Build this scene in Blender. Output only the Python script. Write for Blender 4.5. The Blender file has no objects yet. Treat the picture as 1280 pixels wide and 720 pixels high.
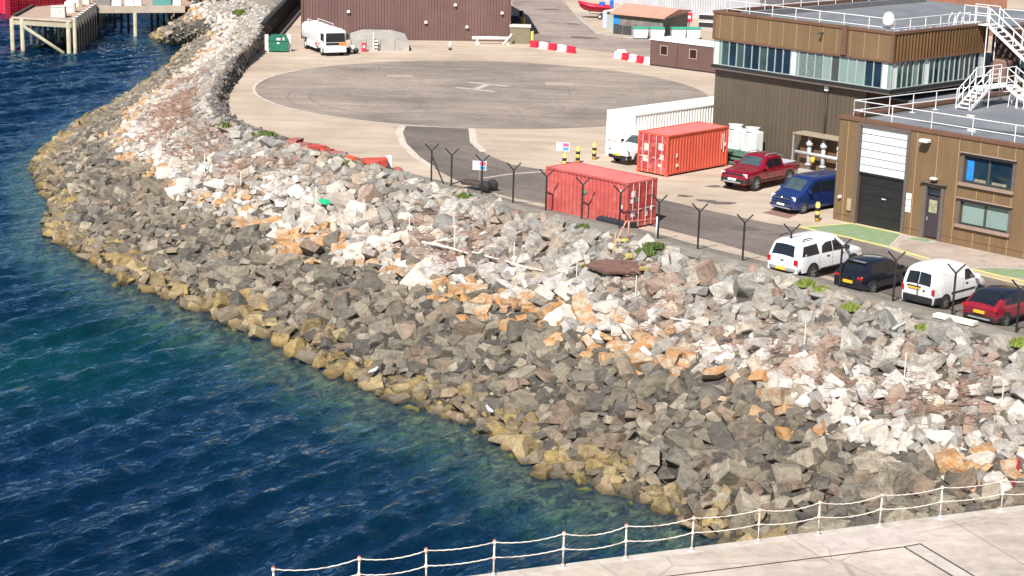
import bpy, bmesh, math, random
import numpy as np
from mathutils import Vector, Matrix
from mathutils.bvhtree import BVHTree
random.seed(7); rng = np.random.default_rng(11)
C = bpy.context.scene.collection
SC = bpy.context.scene
# ------------------------------------------------------------------ camera model (surveyed from the photograph)
F_PX, PITCH, ROLL, HC = 2297.1, 0.252848, 0.0285598, 21.60154
fw = Vector((0, math.cos(PITCH), -math.sin(PITCH)))
rt0 = Vector((1, 0, 0)); up0 = rt0.cross(fw)
rt = rt0*math.cos(ROLL) + up0*math.sin(ROLL)
up = -rt0*math.sin(ROLL) + up0*math.cos(ROLL)
CAM = Vector((0, 0, HC))
def ray(px, py):
    return (fw + rt*((px-640)/F_PX) - up*((py-360)/F_PX))
def W(px, py, z=0.0):
    d = ray(px, py); return CAM + d*((z-HC)/d.z)
def depth(p):
    return (Vector(p)-CAM).dot(fw)
AA = math.radians(-45.6)                       # direction of the site grid
VA = Vector((math.cos(AA), math.sin(AA), 0)); VB = Vector((-VA.y, VA.x, 0))
A0 = W(1041, 273.7, 0)                         # corner of the near building
def G(s, t, z=0): return A0 + VA*s + VB*t + Vector((0, 0, z))
# ------------------------------------------------------------------ materials
MATS = {}
def lin(c):
    return tuple((v/12.92 if v <= .04045 else ((v+.055)/1.055)**2.4) for v in c)
def nodes(name):
    m = bpy.data.materials.new(name); m.use_nodes = True
    nt = m.node_tree; b = nt.nodes['Principled BSDF']
    return m, nt, b
def N(nt, typ, **kw):
    n = nt.nodes.new(typ)
    for k, v in kw.items():
        if k in n.inputs: n.inputs[k].default_value = v
        else: setattr(n, k, v)
    return n
def ramp(nt, fac, stops):
    r = nt.nodes.new('ShaderNodeValToRGB'); e = r.color_ramp.elements
    while len(e) < len(stops): e.new(.5)
    for i, (p, c) in enumerate(stops):
        e[i].position = p; e[i].color = (*c, 1) if len(c) == 3 else c
    nt.links.new(fac, r.inputs[0]); return r.outputs[0]
def mix(nt, fac, a, b, mode='MIX'):
    m = nt.nodes.new('ShaderNodeMix'); m.data_type = 'RGBA'; m.blend_type = mode
    for s, v in ((0, fac), (6, a), (7, b)):
        if isinstance(v, (int, float)): m.inputs[s].default_value = v
        elif isinstance(v, tuple): m.inputs[s].default_value = (*v, 1) if len(v) == 3 else v
        else: nt.links.new(v, m.inputs[s])
    return m.outputs[2]
def noise(nt, scale, detail=4, rough=.6, vec=None, coord='pos', stretch=None, rot=None, dist=0):
    g = nt.nodes.new('ShaderNodeNewGeometry').outputs['Position'] if coord == 'pos' else nt.nodes.new('ShaderNodeTexCoord').outputs['Object']
    if rot:
        mp = nt.nodes.new('ShaderNodeMapping'); nt.links.new(g, mp.inputs[0]); mp.inputs['Rotation'].default_value = rot; g = mp.outputs[0]
    if stretch:
        mp = nt.nodes.new('ShaderNodeMapping'); nt.links.new(g, mp.inputs[0]); mp.inputs['Scale'].default_value = stretch; g = mp.outputs[0]
    n = N(nt, 'ShaderNodeTexNoise', Scale=scale, Detail=detail, Roughness=rough, Distortion=dist)
    nt.links.new(g, n.inputs['Vector']); return n.outputs['Fac']
def bump(nt, b, h, strength=.5, dist=.05):
    bp = N(nt, 'ShaderNodeBump', Strength=strength, Distance=dist)
    nt.links.new(h, bp.inputs['Height']); nt.links.new(bp.outputs[0], b.inputs['Normal'])
def mat(name, col, rough=.6, metal=0, var=.12, vs=3.0, spec=.5, bmp=0, coat=0, dirt=None, dscale=.8, damt=.5, coord='pos'):
    """procedural paint/plastic/metal with uneven tone and optional dirt patches"""
    if name in MATS: return MATS[name]
    m, nt, b = nodes(name)
    n1 = noise(nt, vs, 5, .65, coord=coord)
    d = tuple(max(0, c*(1-var)) for c in col); l = tuple(min(1, c*(1+var)) for c in col)
    c = ramp(nt, n1, [(.3, d), (.7, l)])
    if dirt:
        n2 = noise(nt, dscale, 6, .7, coord=coord)
        f = ramp(nt, n2, [(.5, (0, 0, 0)), (.68, (damt,)*3)])
        c = mix(nt, f, c, dirt)
    nt.links.new(c, b.inputs['Base Color'])
    b.inputs['Roughness'].default_value = rough; b.inputs['Metallic'].default_value = metal
    b.inputs['Specular IOR Level'].default_value = spec; b.inputs['Coat Weight'].default_value = coat
    b.inputs['Coat Roughness'].default_value = .05
    if bmp: bump(nt, b, noise(nt, vs*6, 4, .7, coord=coord), bmp, .02)
    MATS[name] = m; return m
# ------------------------------------------------------------------ mesh accumulator
class MB:
    def __init__(s): s.v = []; s.f = []; s.m = []; s.sm = []; s.M = Matrix.Identity(4)
    def add(s, vs, fs, mi=0, smooth=False):
        o = len(s.v); s.v += [tuple(s.M @ Vector(p)) for p in vs]
        for f in fs: s.f.append(tuple(i+o for i in f)); s.m.append(mi); s.sm.append(smooth)
        return s
    def box(s, x0, x1, y0, y1, z0, z1, mi=0):
        return s.add([(x0,y0,z0),(x1,y0,z0),(x1,y1,z0),(x0,y1,z0),(x0,y0,z1),(x1,y0,z1),(x1,y1,z1),(x0,y1,z1)],
              [(3,2,1,0),(4,5,6,7),(0,1,5,4),(1,2,6,5),(2,3,7,6),(3,0,4,7)], mi)
    def rbox(s, x0, x1, y0, y1, z0, z1, r=.03, mi=0):     # box with chamfered vertical edges and top
        P = [(x0+r,y0),(x1-r,y0),(x1,y0+r),(x1,y1-r),(x1-r,y1),(x0+r,y1),(x0,y1-r),(x0,y0+r)]
        cx, cy = (x0+x1)/2, (y0+y1)/2
        def ins(p): return (p[0]-math.copysign(min(r,abs(p[0]-cx)), p[0]-cx), p[1]-math.copysign(min(r,abs(p[1]-cy)), p[1]-cy))
        v = [(*p, z0) for p in P]+[(*p, z1-r) for p in P]+[(*ins(p), z1) for p in P]
        f = [tuple(range(7,-1,-1)), tuple(range(16,24))]
        for k in (0, 8):
            for i in range(8): j = (i+1) % 8; f.append((k+i, k+j, k+8+j, k+8+i))
        return s.add(v, f, mi)
    def tube(s, pts, r, n=6, mi=0, caps=True, closed=False):
        pts = [Vector(p) for p in pts]; rings = []
        for i, p in enumerate(pts):
            a = pts[i-1] if i > 0 else p; c = pts[i+1] if i < len(pts)-1 else p
            d = (c-a).normalized() if (c-a).length > 1e-9 else Vector((0,0,1))
            u = d.cross(Vector((0,0,1)))
            if u.length < .05: u = d.cross(Vector((0,1,0)))
            u.normalize(); w = d.cross(u); rr = r[i] if isinstance(r, (list, tuple)) else r
            rings.append([tuple(p+u*rr*math.cos(t)+w*rr*math.sin(t)) for t in [2*math.pi*k/n for k in range(n)]])
        v = sum(rings, []); f = []
        for i in range(len(rings)-1):
            for k in range(n): j = (k+1) % n; f.append((i*n+k, (i+1)*n+k, (i+1)*n+j, i*n+j))
        if caps: f.append(tuple(range(n))); f.append(tuple(range(len(v)-1, len(v)-n-1, -1)))
        return s.add(v, f, mi, n > 6)
    def cyl(s, cx, cy, z0, z1, r, n=16, mi=0, r2=None):
        return s.tube([(cx,cy,z0),(cx,cy,z1)], [r, r if r2 is None else r2], n, mi)
    def prism(s, poly, z0, z1, mi=0):
        n = len(poly)
        a = sum(poly[i][0]*poly[(i+1)%n][1]-poly[(i+1)%n][0]*poly[i][1] for i in range(n))
        if a < 0: poly = poly[::-1]
        v = [(*p, z0) for p in poly]+[(*p, z1) for p in poly]
        f = [tuple(range(n-1,-1,-1)), tuple(range(n, 2*n))]+[(i,(i+1)%n,n+(i+1)%n,n+i) for i in range(n)]
        return s.add(v, f, mi)
    def prism_y(s, poly, y0, y1, mi=0):                    # poly in (x,z) extruded along y
        n = len(poly)
        a = sum(poly[i][0]*poly[(i+1)%n][1]-poly[(i+1)%n][0]*poly[i][1] for i in range(n))
        if a > 0: poly = poly[::-1]
        v = [(p[0], y0, p[1]) for p in poly]+[(p[0], y1, p[1]) for p in poly]
        f = [tuple(range(n-1,-1,-1)), tuple(range(n, 2*n))]+[(i,(i+1)%n,n+(i+1)%n,n+i) for i in range(n)]
        return s.add(v, f, mi)
    def build(s, name, mats, parent=None, loc=None, rotz=None, smooth=None):
        me = bpy.data.meshes.new(name); me.from_pydata(s.v, [], s.f)
        if not isinstance(mats, (list, tuple)): mats = [mats]
        for m in mats: me.materials.append(m)
        me.polygons.foreach_set('material_index', s.m)
        me.polygons.foreach_set('use_smooth', [bool(x) if smooth is None else smooth for x in s.sm])
        me.update()
        o = bpy.data.objects.new(name, me); C.objects.link(o)
        if parent: o.parent = parent
        if loc is not None: o.location = loc
        if rotz is not None: o.rotation_euler = (0, 0, rotz)
        return o
def smooth_by_angle(o, ang=40):
    me = o.data; me.polygons.foreach_set('use_smooth', [True]*len(me.polygons))
    me.set_sharp_from_angle(angle=math.radians(ang))
def tag(o, label, cat, group=None, kind=None):
    if label: o['label'] = label
    if cat: o['category'] = cat
    if group: o['group'] = group
    if kind: o['kind'] = kind
    return o
def thing(name, label, cat, loc=(0,0,0), rotz=0, group=None):
    o = bpy.data.objects.new(name, None); C.objects.link(o); o.empty_display_size = .3
    o.location = loc; o.rotation_euler = (0, 0, rotz); return tag(o, label, cat, group)
def part(mb, name, mats, parent, label=None, smooth=None):
    o = mb.build(name, mats, parent, smooth=smooth)
    if label: o['label'] = label
    return o
def dup(root, loc, rotz=None, label=None, group=None, scale=None):
    r = root.copy(); C.objects.link(r); r.location = loc
    if rotz is not None: r.rotation_euler = (0, 0, rotz)
    if scale: r.scale = scale
    if label: r['label'] = label
    if group: r['group'] = group
    def rec(a, b):
        for ch in list(a.children):
            c = ch.copy(); C.objects.link(c); c.parent = b; rec(ch, c)
    rec(root, r); return r
def struct(o): o['kind'] = 'structure'; return o
# ------------------------------------------------------------------ shared materials
black = mat('black_plastic', (.018,.018,.02), .55, var=.2)
tyre_m = mat('tyre_rubber', (.022,.022,.023), .85, var=.2)
rim_m = mat('alloy', (.45,.46,.48), .35, .8)
glass_dark = mat('tinted_glass', (.012,.016,.022), .06, spec=.8, var=.1)
glass_car = mat('windscreen_glass', (.05,.075,.085), .05, spec=.9, var=.3, vs=2)
white_paint = mat('white_car_paint', (.80,.81,.82), .3, coat=.6, var=.03)
chrome = mat('chrome', (.6,.6,.62), .2, .9)
red_lamp = mat('red_lamp', (.45,.012,.02), .2, coat=.5)
head_lamp = mat('head_lamp', (.75,.78,.8), .12, coat=1, var=.2, vs=9)
yplate = mat('yellow_plate', (.75,.47,.04), .4)
wplate = mat('white_plate', (.8,.8,.78), .4)
steel_white = mat('white_rail_paint', (.74,.75,.76), .5, var=.08, dirt=(.35,.3,.25), damt=.3)
galv = mat('galvanised', (.42,.44,.45), .5, .5)
concrete = mat('old_concrete', (.36,.345,.32), .9, var=.25, vs=1.4, bmp=.5, dirt=(.2,.19,.17), dscale=.7)
brown_clad = mat('ochre_cladding', (.165,.105,.05), .55, var=.1, vs=.7, dirt=(.14,.1,.06), dscale=.5, damt=.35)
brown_dark = mat('brown_trim', (.13,.07,.048), .5, var=.12)
grey_trim = mat('grey_brown_trim', (.12,.095,.085), .55)
# ================================================================== TERRAIN, WATER, ROCK BANK
ZW = -5.0
TR = [ # shoreline pixel | crest pixel, crest height | landward toe pixel
 ((205,8),(240,-14),.7,(372,-32)), ((222,17),(262,-8),.9,(374,-20)), ((206,33),(285,-3),1.2,(378,-6)), ((190,48),(312,3),1.6,(377,4)),
 ((212,54),(338,12),1.85,(361,22)), ((233,54),(329,27),1.85,(341,45)), ((222,72),(316,50),1.6,(331,57)),
 ((205,88),(298,68),1.4,(318,68)), ((172,112),(278,92),1.25,(300,94)), ((145,130),(266,112),1.15,(284,120)),
 ((110,147),(261,133),1.1,(286,142)), ((80,170),(272,148),1.0,(302,158)), ((45,205),(300,160),.85,(330,168)),
 ((52,232),(325,168),.75,(355,176)), ((66,262),(350,177),.65,(385,185)), ((64,292),(385,187),.6,(425,195)),
 ((98,314),(425,198),.55,(462,205)), ((150,345),(460,208),.5,(498,214)), ((200,368),(500,220),.5,(536,222)),
 ((275,398),(545,234),.5,(580,234)), ((335,422),(590,246),.5,(625,246)), ((420,465),(640,262),.5,(676,258)),
 ((500,500),(700,276),.5,(735,270)), ((590,530),(770,294),.5,(800,286)), ((660,578),(850,317),.5,(872,306)),
 ((740,607),(930,338),.5,(945,324)), ((830,637),(1010,359),.5,(1020,345)), ((888,670),(1090,382),.5,(1098,366)),
 ((970,700),(1170,402),.5,(1175,385)), ((1060,735),(1250,424),.5,(1252,404)), ((1170,775),(1330,446),.5,(1330,425)),
 ((1330,840),(1460,482),.5,(1460,456)), ((1700,980),(1760,560),.5,(1750,530))]
PS_ = [(W(*a, ZW), W(*c, h), W(*t, .02)) for a, c, h, t in TR]
def cr(P, k, t):
    n = len(P); p0, p1, p2, p3 = P[max(k-1,0)], P[k], P[min(k+1,n-1)], P[min(k+2,n-1)]
    return .5*((2*p1)+(p2-p0)*t+(2*p0-5*p1+4*p2-p3)*t*t+(3*p1-p0-3*p2+p3)*t**3)
SUB = 4
shore, crest, toe = [], [], []
for k in range(len(PS_)-1):
    for j in range(SUB):
        t = j/SUB
        shore.append(cr([p[0] for p in PS_], k, t)); crest.append(cr([p[1] for p in PS_], k, t)); toe.append(cr([p[2] for p in PS_], k, t))
shore.append(PS_[-1][0]); crest.append(PS_[-1][1]); toe.append(PS_[-1][2])
NL = len(shore)
# slope sheet: from under water up to the crest, then down to the toe.   u<0 is under water
US = [-.9,-.6,-.35,-.15,0,.1,.2,.3,.4,.5,.6,.7,.8,.9,.96,1.0]
def slope_pt(i, u):
    a, b = shore[i], crest[i]
    p = a.lerp(b, u) if u >= 0 else a + (a-b)*(-u)
    if u >= 0: p = Vector((p.x, p.y, a.z+(b.z-a.z)*(u**.93)))
    else: p.z = ZW + (ZW-b.z)*((-u)*.46+u*u*2.6)
    return p
sv = []; sf = []
cols = US+['toe']
for i in range(NL):
    for u in US:
        p = slope_pt(i, u); sv.append(p)
    m = crest[i].lerp(toe[i], .35); m.z = crest[i].z*.93; sv.append(m)
    sv.append(toe[i])
nc = len(US)+2
for i in range(NL-1):
    for j in range(nc-1): sf.append((i*nc+j, (i+1)*nc+j, (i+1)*nc+j+1, i*nc+j+1))
slope_bvh = BVHTree.FromPolygons([tuple(v) for v in sv], sf)
def on_slope(px, py):
    d = ray(px, py); h = slope_bvh.ray_cast(CAM, d.normalized())
    return (h[0].copy() if h[0] is not None else W(px, py, 0))
def slope_z(x, y):
    h = slope_bvh.ray_cast(Vector((x, y, 30)), Vector((0, 0, -1)))
    return h[0].z if h[0] is not None else 0
def m_rubble():
    m, nt, b = nodes('rubble')
    n = noise(nt, 2.2, 6, .7); v = nt.nodes.new('ShaderNodeTexVoronoi'); v.inputs['Scale'].default_value = 3.5
    g = nt.nodes.new('ShaderNodeNewGeometry'); nt.links.new(g.outputs['Position'], v.inputs['Vector'])
    sep = nt.nodes.new('ShaderNodeSeparateXYZ'); nt.links.new(g.outputs['Position'], sep.inputs[0])
    hi = ramp(nt, n, [(.3, (.05,.045,.04)), (.55, (.09,.08,.07)), (.75, (.16,.14,.12))])  # base tones darkened to put crevice shade between the rocks into the colour
    lo = ramp(nt, n, [(.3, (.025,.022,.018)), (.7, (.06,.052,.04))])
    mr = N(nt, 'ShaderNodeMapRange'); mr.inputs[1].default_value = -4.2; mr.inputs[2].default_value = -1.2
    nt.links.new(sep.outputs[2], mr.inputs[0])
    c = mix(nt, mr.outputs[0], lo, hi)
    ag = N(nt, 'ShaderNodeMapRange'); ag.inputs[1].default_value = ZW-.02; ag.inputs[2].default_value = ZW-.2; nt.links.new(sep.outputs[2], ag.inputs[0])
    dp_ = N(nt, 'ShaderNodeMapRange'); dp_.inputs[1].default_value = ZW-1.5; dp_.inputs[2].default_value = ZW-.5; nt.links.new(sep.outputs[2], dp_.inputs[0])
    am = N(nt, 'ShaderNodeMath', operation='MULTIPLY'); nt.links.new(ag.outputs[0], am.inputs[0]); nt.links.new(dp_.outputs[0], am.inputs[1])
    c = mix(nt, am.outputs[0], c, ramp(nt, noise(nt, 1.3, 5, .7), [(.35, (.09,.10,.04)), (.6, (.30,.29,.12))]))
    nt.links.new(c, b.inputs["Base Color"]); b.inputs["Roughness"].default_value = .95
    bump(nt, b, v.outputs['Distance'], 1, .12); return m
mb = MB(); mb.add([tuple(p) for p in sv], sf, 0); 
for k in range(len(mb.f)):
    if k % (nc-1) >= nc-3: mb.m[k] = 1
def m_gravel():
    m, nt, b = nodes('grey_gravel')
    n = noise(nt, 1.1, 6, .7, stretch=(1,1,1)); f = noise(nt, 14, 3, .8)
    c = ramp(nt, n, [(.3, (.2,.18,.15)), (.5, (.27,.245,.21)), (.7, (.34,.31,.27))])
    c = mix(nt, .8, c, ramp(nt, f, [(.3,(.25,.25,.25)),(.7,(.75,.75,.75))]), 'OVERLAY')
    g = noise(nt, .35, 5, .7); c = mix(nt, ramp(nt, g, [(.56,(0,0,0)),(.7,(.5,.5,.5))]), c, (.16,.19,.06))
    nt.links.new(c, b.inputs['Base Color']); b.inputs['Roughness'].default_value = .95
    bump(nt, b, f, 1, .08); return m
gravel = m_gravel()
struct(mb.build('embankment', [m_rubble(), gravel]))
# seabed
def m_bed():
    m, nt, b = nodes('seabed'); n = noise(nt, .25, 5, .7)
    nt.links.new(ramp(nt, n, [(.35, (.03,.05,.035)), (.65, (.08,.1,.05))]), b.inputs['Base Color']); return m
mb = MB(); mb.box(-1500,1500,-200,2600,-13.2,-12.4); struct(mb.build('seabed', m_bed()))
# ---- water: one closed body, waves modelled on its top face
def m_water():
    m = bpy.data.materials.new('sea_water'); m.use_nodes = True; nt = m.node_tree; nt.nodes.clear()
    out = nt.nodes.new('ShaderNodeOutputMaterial')
    fine = noise(nt, 1.0, 6, .58, stretch=(.55,1.7,1), rot=(0,0,math.radians(-54)), dist=.6)
    fin2 = noise(nt, 3.6, 3, .6, stretch=(.6,1.6,1), rot=(0,0,math.radians(-70)))
    add = N(nt, 'ShaderNodeMath', operation='MULTIPLY_ADD'); nt.links.new(fin2, add.inputs[0]); add.inputs[1].default_value = .28; nt.links.new(fine, add.inputs[2])
    bp = N(nt, 'ShaderNodeBump', Strength=1.0, Distance=.26); nt.links.new(add.outputs[0], bp.inputs['Height'])
    tr = N(nt, 'ShaderNodeBsdfTransparent'); tr.inputs[0].default_value = (.93,.98,.97,1)
    df = N(nt, 'ShaderNodeBsdfDiffuse')
    big = noise(nt, .035, 4, .6)
    tp = W(55, 455, ZW); vd = N(nt, 'ShaderNodeVectorMath', operation='DISTANCE'); gg = nt.nodes.new('ShaderNodeNewGeometry'); nt.links.new(gg.outputs['Position'], vd.inputs[0]); vd.inputs[1].default_value = tp
    spot = ramp(nt, N(nt, 'ShaderNodeMath', operation='MULTIPLY').outputs[0], [(.12, (1,1,1)), (1, (0,0,0))]); mm = spot.node.inputs[0].links[0].from_node; nt.links.new(vd.outputs['Value'], mm.inputs[0]); mm.inputs[1].default_value = 1/11
    base = ramp(nt, big, [(.35, (.001,.031,.092)), (.6, (.002,.045,.125))])
    teal = N(nt, 'ShaderNodeMath', operation='MULTIPLY'); nt.links.new(spot, teal.inputs[0]); teal.inputs[1].default_value = .5
    nt.links.new(mix(nt, teal.outputs[0], base, (.004,.17,.155)), df.inputs[0])
    nt.links.new(bp.outputs[0], df.inputs['Normal'])
    gl = N(nt, 'ShaderNodeBsdfGlossy', Roughness=.04); nt.links.new(bp.outputs[0], gl.inputs['Normal'])
    gl.inputs[0].default_value = (.85,1.1,1.4,1)
    body = nt.nodes.new('ShaderNodeMixShader'); body.inputs[0].default_value = .27
    nt.links.new(tr.outputs[0], body.inputs[1]); nt.links.new(df.outputs[0], body.inputs[2])
    fr = N(nt, 'ShaderNodeFresnel', IOR=1.333); nt.links.new(bp.outputs[0], fr.inputs['Normal'])
    top = nt.nodes.new('ShaderNodeMixShader'); nt.links.new(fr.outputs[0], top.inputs[0])
    nt.links.new(body.outputs[0], top.inputs[1]); nt.links.new(gl.outputs[0], top.inputs[2])
    nt.links.new(top.outputs[0], out.inputs[0])
    va = N(nt, 'ShaderNodeVolumeAbsorption', Density=.33); va.inputs[0].default_value = (.02,.62,.52,1)
    nt.links.new(va.outputs[0], out.inputs[1]); return m
xs = np.concatenate([[-1400,-500,-200,-120], np.arange(-75, 26, .24), [60,200,600,1400]])
ys = np.concatenate([[-150,0,30], np.arange(42, 235, .3), [260,320,500,1000,2500]])
X, Y = np.meshgrid(xs, ys, indexing='ij')
Z = np.zeros_like(X); r0 = np.random.default_rng(5); WDIR = 143
for k in range(34):
    lam = .85*1.17**(k % 14) * (1+.25*r0.random()); ang = math.radians(WDIR + r0.normal()*(8 if lam > 1.6 else 24)); ph = r0.random()*6.28
    kk = 2*math.pi/lam; q = kk*(X*math.cos(ang)+Y*math.sin(ang))+ph
    amp = .022*lam**.8*(.55 if lam > 4 else 1)
    Z += amp*(1-1.9*np.sqrt(np.abs(np.sin(q/2))+1e-6)) if k % 2 == 0 else amp*np.sin(q)
Z -= Z.mean()
_sx = np.array([p.x for p in shore]); _sy = np.array([p.y for p in shore]); dsh = np.full(X.shape, 1e9)
for a_, b2, c_, d_ in zip(_sx[:-1], _sy[:-1], _sx[1:], _sy[1:]):
    vx, vy = c_-a_, d_-b2; tt_ = np.clip(((X-a_)*vx+(Y-b2)*vy)/(vx*vx+vy*vy+1e-9), 0, 1); dsh = np.minimum(dsh, np.hypot(X-a_-tt_*vx, Y-b2-tt_*vy))
dd_ = np.clip(dsh/7, 0, 1); Z *= .22+.78*dd_*dd_*(3-2*dd_)
inn = (X > -76) & (X < 26) & (Y > 41) & (Y < 236); Z = np.where(inn, Z, 0)+ZW
nx, ny = X.shape
wv = [tuple(p) for p in np.stack([X, Y, Z], -1).reshape(-1, 3)]
ii = np.arange(nx*ny).reshape(nx, ny)
wf = np.stack([ii[:-1,:-1], ii[1:,:-1], ii[1:,1:], ii[:-1,1:]], -1).reshape(-1, 4).tolist()
nb = len(wv)
border = [ii[i,0] for i in range(nx)]+[ii[nx-1,j] for j in range(1,ny)]+[ii[i,ny-1] for i in range(nx-2,-1,-1)]+[ii[0,j] for j in range(ny-2,0,-1)]
border = [int(b) for b in border]
wv += [(wv[b][0], wv[b][1], -12.39) for b in border]; n_ = len(border)
for i in range(n_):
    j = (i+1) % n_; wf.append([border[i], nb+i, nb+j, border[j]])
wf.append([nb+i for i in range(n_-1,-1,-1)])
me = bpy.data.meshes.new('sea_water'); me.from_pydata(wv, [], wf); me.materials.append(m_water())
me.polygons.foreach_set('use_smooth', [True]*(len(wf)-1)+[False]); me.update()
o = bpy.data.objects.new('sea_water', me); C.objects.link(o); struct(o)
# ---- land
def m_apron():
    m, nt, b = nodes('apron')
    n = noise(nt, .12, 6, .7); st = noise(nt, .5, 6, .7, stretch=(.22,1.6,1)); f = noise(nt, 9, 3, .7)
    c = ramp(nt, n, [(.3, (.31,.245,.19)), (.5, (.40,.325,.255)), (.7, (.47,.39,.315))])
    c = mix(nt, .65, c, ramp(nt, st, [(.25,(.34,.34,.34)),(.75,(.66,.66,.66))]), 'OVERLAY')
    c = mix(nt, ramp(nt, noise(nt,.7,5,.75), [(.62,(0,0,0)),(.74,(.45,.45,.45))]), c, (.2,.165,.14))
    nt.links.new(c, b.inputs['Base Color']); b.inputs['Roughness'].default_value = .92
    bump(nt, b, f, .5, .02); return m
def m_asphalt(name, lo, hi, streak=(.2,1.8,1), rot=0, light=None):
    m, nt, b = nodes(name)
    st = noise(nt, .45, 6, .72, stretch=streak, rot=(0,0,rot)); n = noise(nt, .09, 5, .65); f = noise(nt, 16, 3, .7)
    c = ramp(nt, st, [(.28, lo), (.72, hi)])
    c = mix(nt, .9, c, ramp(nt, n, [(.3,(.30,.29,.28)),(.7,(.70,.68,.65))]), 'OVERLAY')
    c = mix(nt, .5, c, ramp(nt, noise(nt, 1.7, 6, .75), [(.3,(.3,.3,.3)),(.7,(.7,.7,.7))]), 'OVERLAY')
    if light: c = mix(nt, ramp(nt, noise(nt, .3, 6, .75, stretch=(.4,1.4,1)), [(.52,(0,0,0)),(.7,(.6,.6,.6))]), c, light)
    vor = nt.nodes.new('ShaderNodeTexVoronoi'); vor.feature = 'DISTANCE_TO_EDGE'; vor.inputs['Scale'].default_value = .16
    g = nt.nodes.new('ShaderNodeNewGeometry'); nt.links.new(g.outputs['Position'], vor.inputs['Vector'])
    c = mix(nt, ramp(nt, vor.outputs['Distance'], [(0,(.35,.35,.35)),(.008,(0,0,0))]), c, (.05,.045,.045))
    nt.links.new(c, b.inputs['Base Color']); b.inputs['Roughness'].default_value = .9
    bump(nt, b, f, .5, .015); return m
land = [(p.x, p.y) for p in toe]
bm = bmesh.new()
poly = [bm.verts.new((x, y, 0)) for x, y in land] 
for x, y in [(400, 20), (1400, 20), (1400, 2600), (-300, 2600), (-70, 700), (-62, 330), (-55, 262)]: poly.append(bm.verts.new((x, y, 0)))
fc = bm.faces.new(poly); bmesh.ops.triangulate(bm, faces=[fc]); 
if sum(f.normal.z for f in bm.faces) < 0: bmesh.ops.reverse_faces(bm, faces=bm.faces[:])
me = bpy.data.meshes.new('ground'); bm.to_mesh(me); bm.free(); me.materials.append(m_apron())
o = bpy.data.objects.new('ground', me); C.objects.link(o); struct(o)
# rest of the far shore: solid bank under land beyond the first pair
mb = MB()
P = [(toe[0].x, toe[0].y), (-55,262), (-62,330), (-70,700), (-300,2600)]
for i in range(len(P)-1):
    a, b_ = P[i], P[i+1]
    mb.add([(a[0],a[1],-.02),(b_[0],b_[1],-.02),(b_[0]-14,b_[1]-8,-12),(a[0]-14,a[1]-8,-12)], [(0,1,2,3)])
a = toe[-1]; mb.add([(a.x,a.y,-.02),(400,20,-.02),(400,0,-12),(a.x,a.y-18,-12)], [(0,3,2,1)])
struct(mb.build('far_bank', m_rubble()))
def flat(name, pts, z, m, nrm=True):
    mb = MB(); n = len(pts)
    bm = bmesh.new(); vs = [bm.verts.new((p[0], p[1], z)) for p in pts]
    f = bm.faces.new(vs); bm.normal_update()
    if f.normal.z < 0: f.normal_flip()
    bmesh.ops.triangulate(bm, faces=[f]); me = bpy.data.meshes.new(name); bm.to_mesh(me); bm.free()
    me.materials.append(m); o = bpy.data.objects.new(name, me); C.objects.link(o); return struct(o)
PC = Vector((-2.75, 146.42)); PR = 18.1
pad = m_asphalt('pad_asphalt', (.175,.148,.13), (.275,.235,.207), light=(.34,.295,.265))
flat('helipad', [(PC.x+PR*math.cos(t), PC.y+PR*math.sin(t)) for t in np.linspace(0, 2*math.pi, 120, endpoint=False)], .006, pad)
def band(name, pts, w, z, m):                              # ribbon sheet along a path
    pts = [Vector((p[0], p[1])) for p in pts]; L = []; R = []
    for i, p in enumerate(pts):
        d = (pts[min(i+1,len(pts)-1)]-pts[max(i-1,0)]).normalized(); n = Vector((-d.y, d.x))*(w/2)
        L.append(p+n); R.append(p-n)
    mb = MB(); n = len(pts)
    mb.add([(p.x,p.y,z) for p in L]+[(p.x,p.y,z) for p in R], [(i, n+i, n+i+1, i+1) for i in range(n-1)])
    return struct(mb.build(name, m))
worn_white = mat('worn_white_marking', (.42,.38,.345), .8, var=.2, vs=3, dirt=(.33,.28,.25), dscale=1.6, damt=.9)
pale_edge = mat('pale_pad_edge', (.5,.44,.38), .9, var=.2, dirt=(.3,.25,.22), dscale=1.4, damt=.7)
worn_yellow = mat('worn_yellow_marking', (.62,.58,.16), .8, var=.15, vs=2, dirt=(.4,.36,.25), dscale=1.6, damt=.6)
arc = [(PC.x+(PR+.1)*math.cos(t), PC.y+(PR+.1)*math.sin(t)) for t in np.linspace(math.radians(150), math.radians(262), 60)]
band('pad_kerb_line', arc, .22, .011, pale_edge)
# the H in the middle of the pad
hr = math.radians(72)
def hp(x, y): x, y = x*.85, y*.95; return (-3.0+x*math.cos(hr)-y*math.sin(hr), 148.3+x*math.sin(hr)+y*math.cos(hr))
for nm, q in (('a', [(-2.3,-1.9),(-1.7,-1.9),(-.9,1.9),(-1.5,1.9)]), ('b', [(1.5,-1.9),(2.1,-1.9),(2.9,1.9),(2.3,1.9)]), ('c', [(-1.35,-.3),(1.85,-.3),(2.0,.35),(-1.2,.35)])):
    flat('pad_marking', [hp(*p) for p in q], .014, worn_white)
road_px = [(503,157.5),(499,166),(504,180),(520,196),(545,212),(580,230),(640,247),(700,258),(760,272),(830,286),(900,304),(960,322),(1020,340),(1100,366),(1190,392),(1300,420),(1500,470),(1640,500),
           (1640,440),(1480,404),(1280,357),(1160,329),(1108,310),(1060,298),(1005,286),(960,279),(890,264),(830,250),(740,227),(690,214),(640,206),(608,193),(592,178),(590,161)]
road = m_asphalt('road_asphalt', (.115,.095,.09), (.17,.145,.135), streak=(.25,2.2,1), rot=math.radians(46))
flat('road', [W(*p)[:2] for p in road_px], .010, road)
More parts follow.
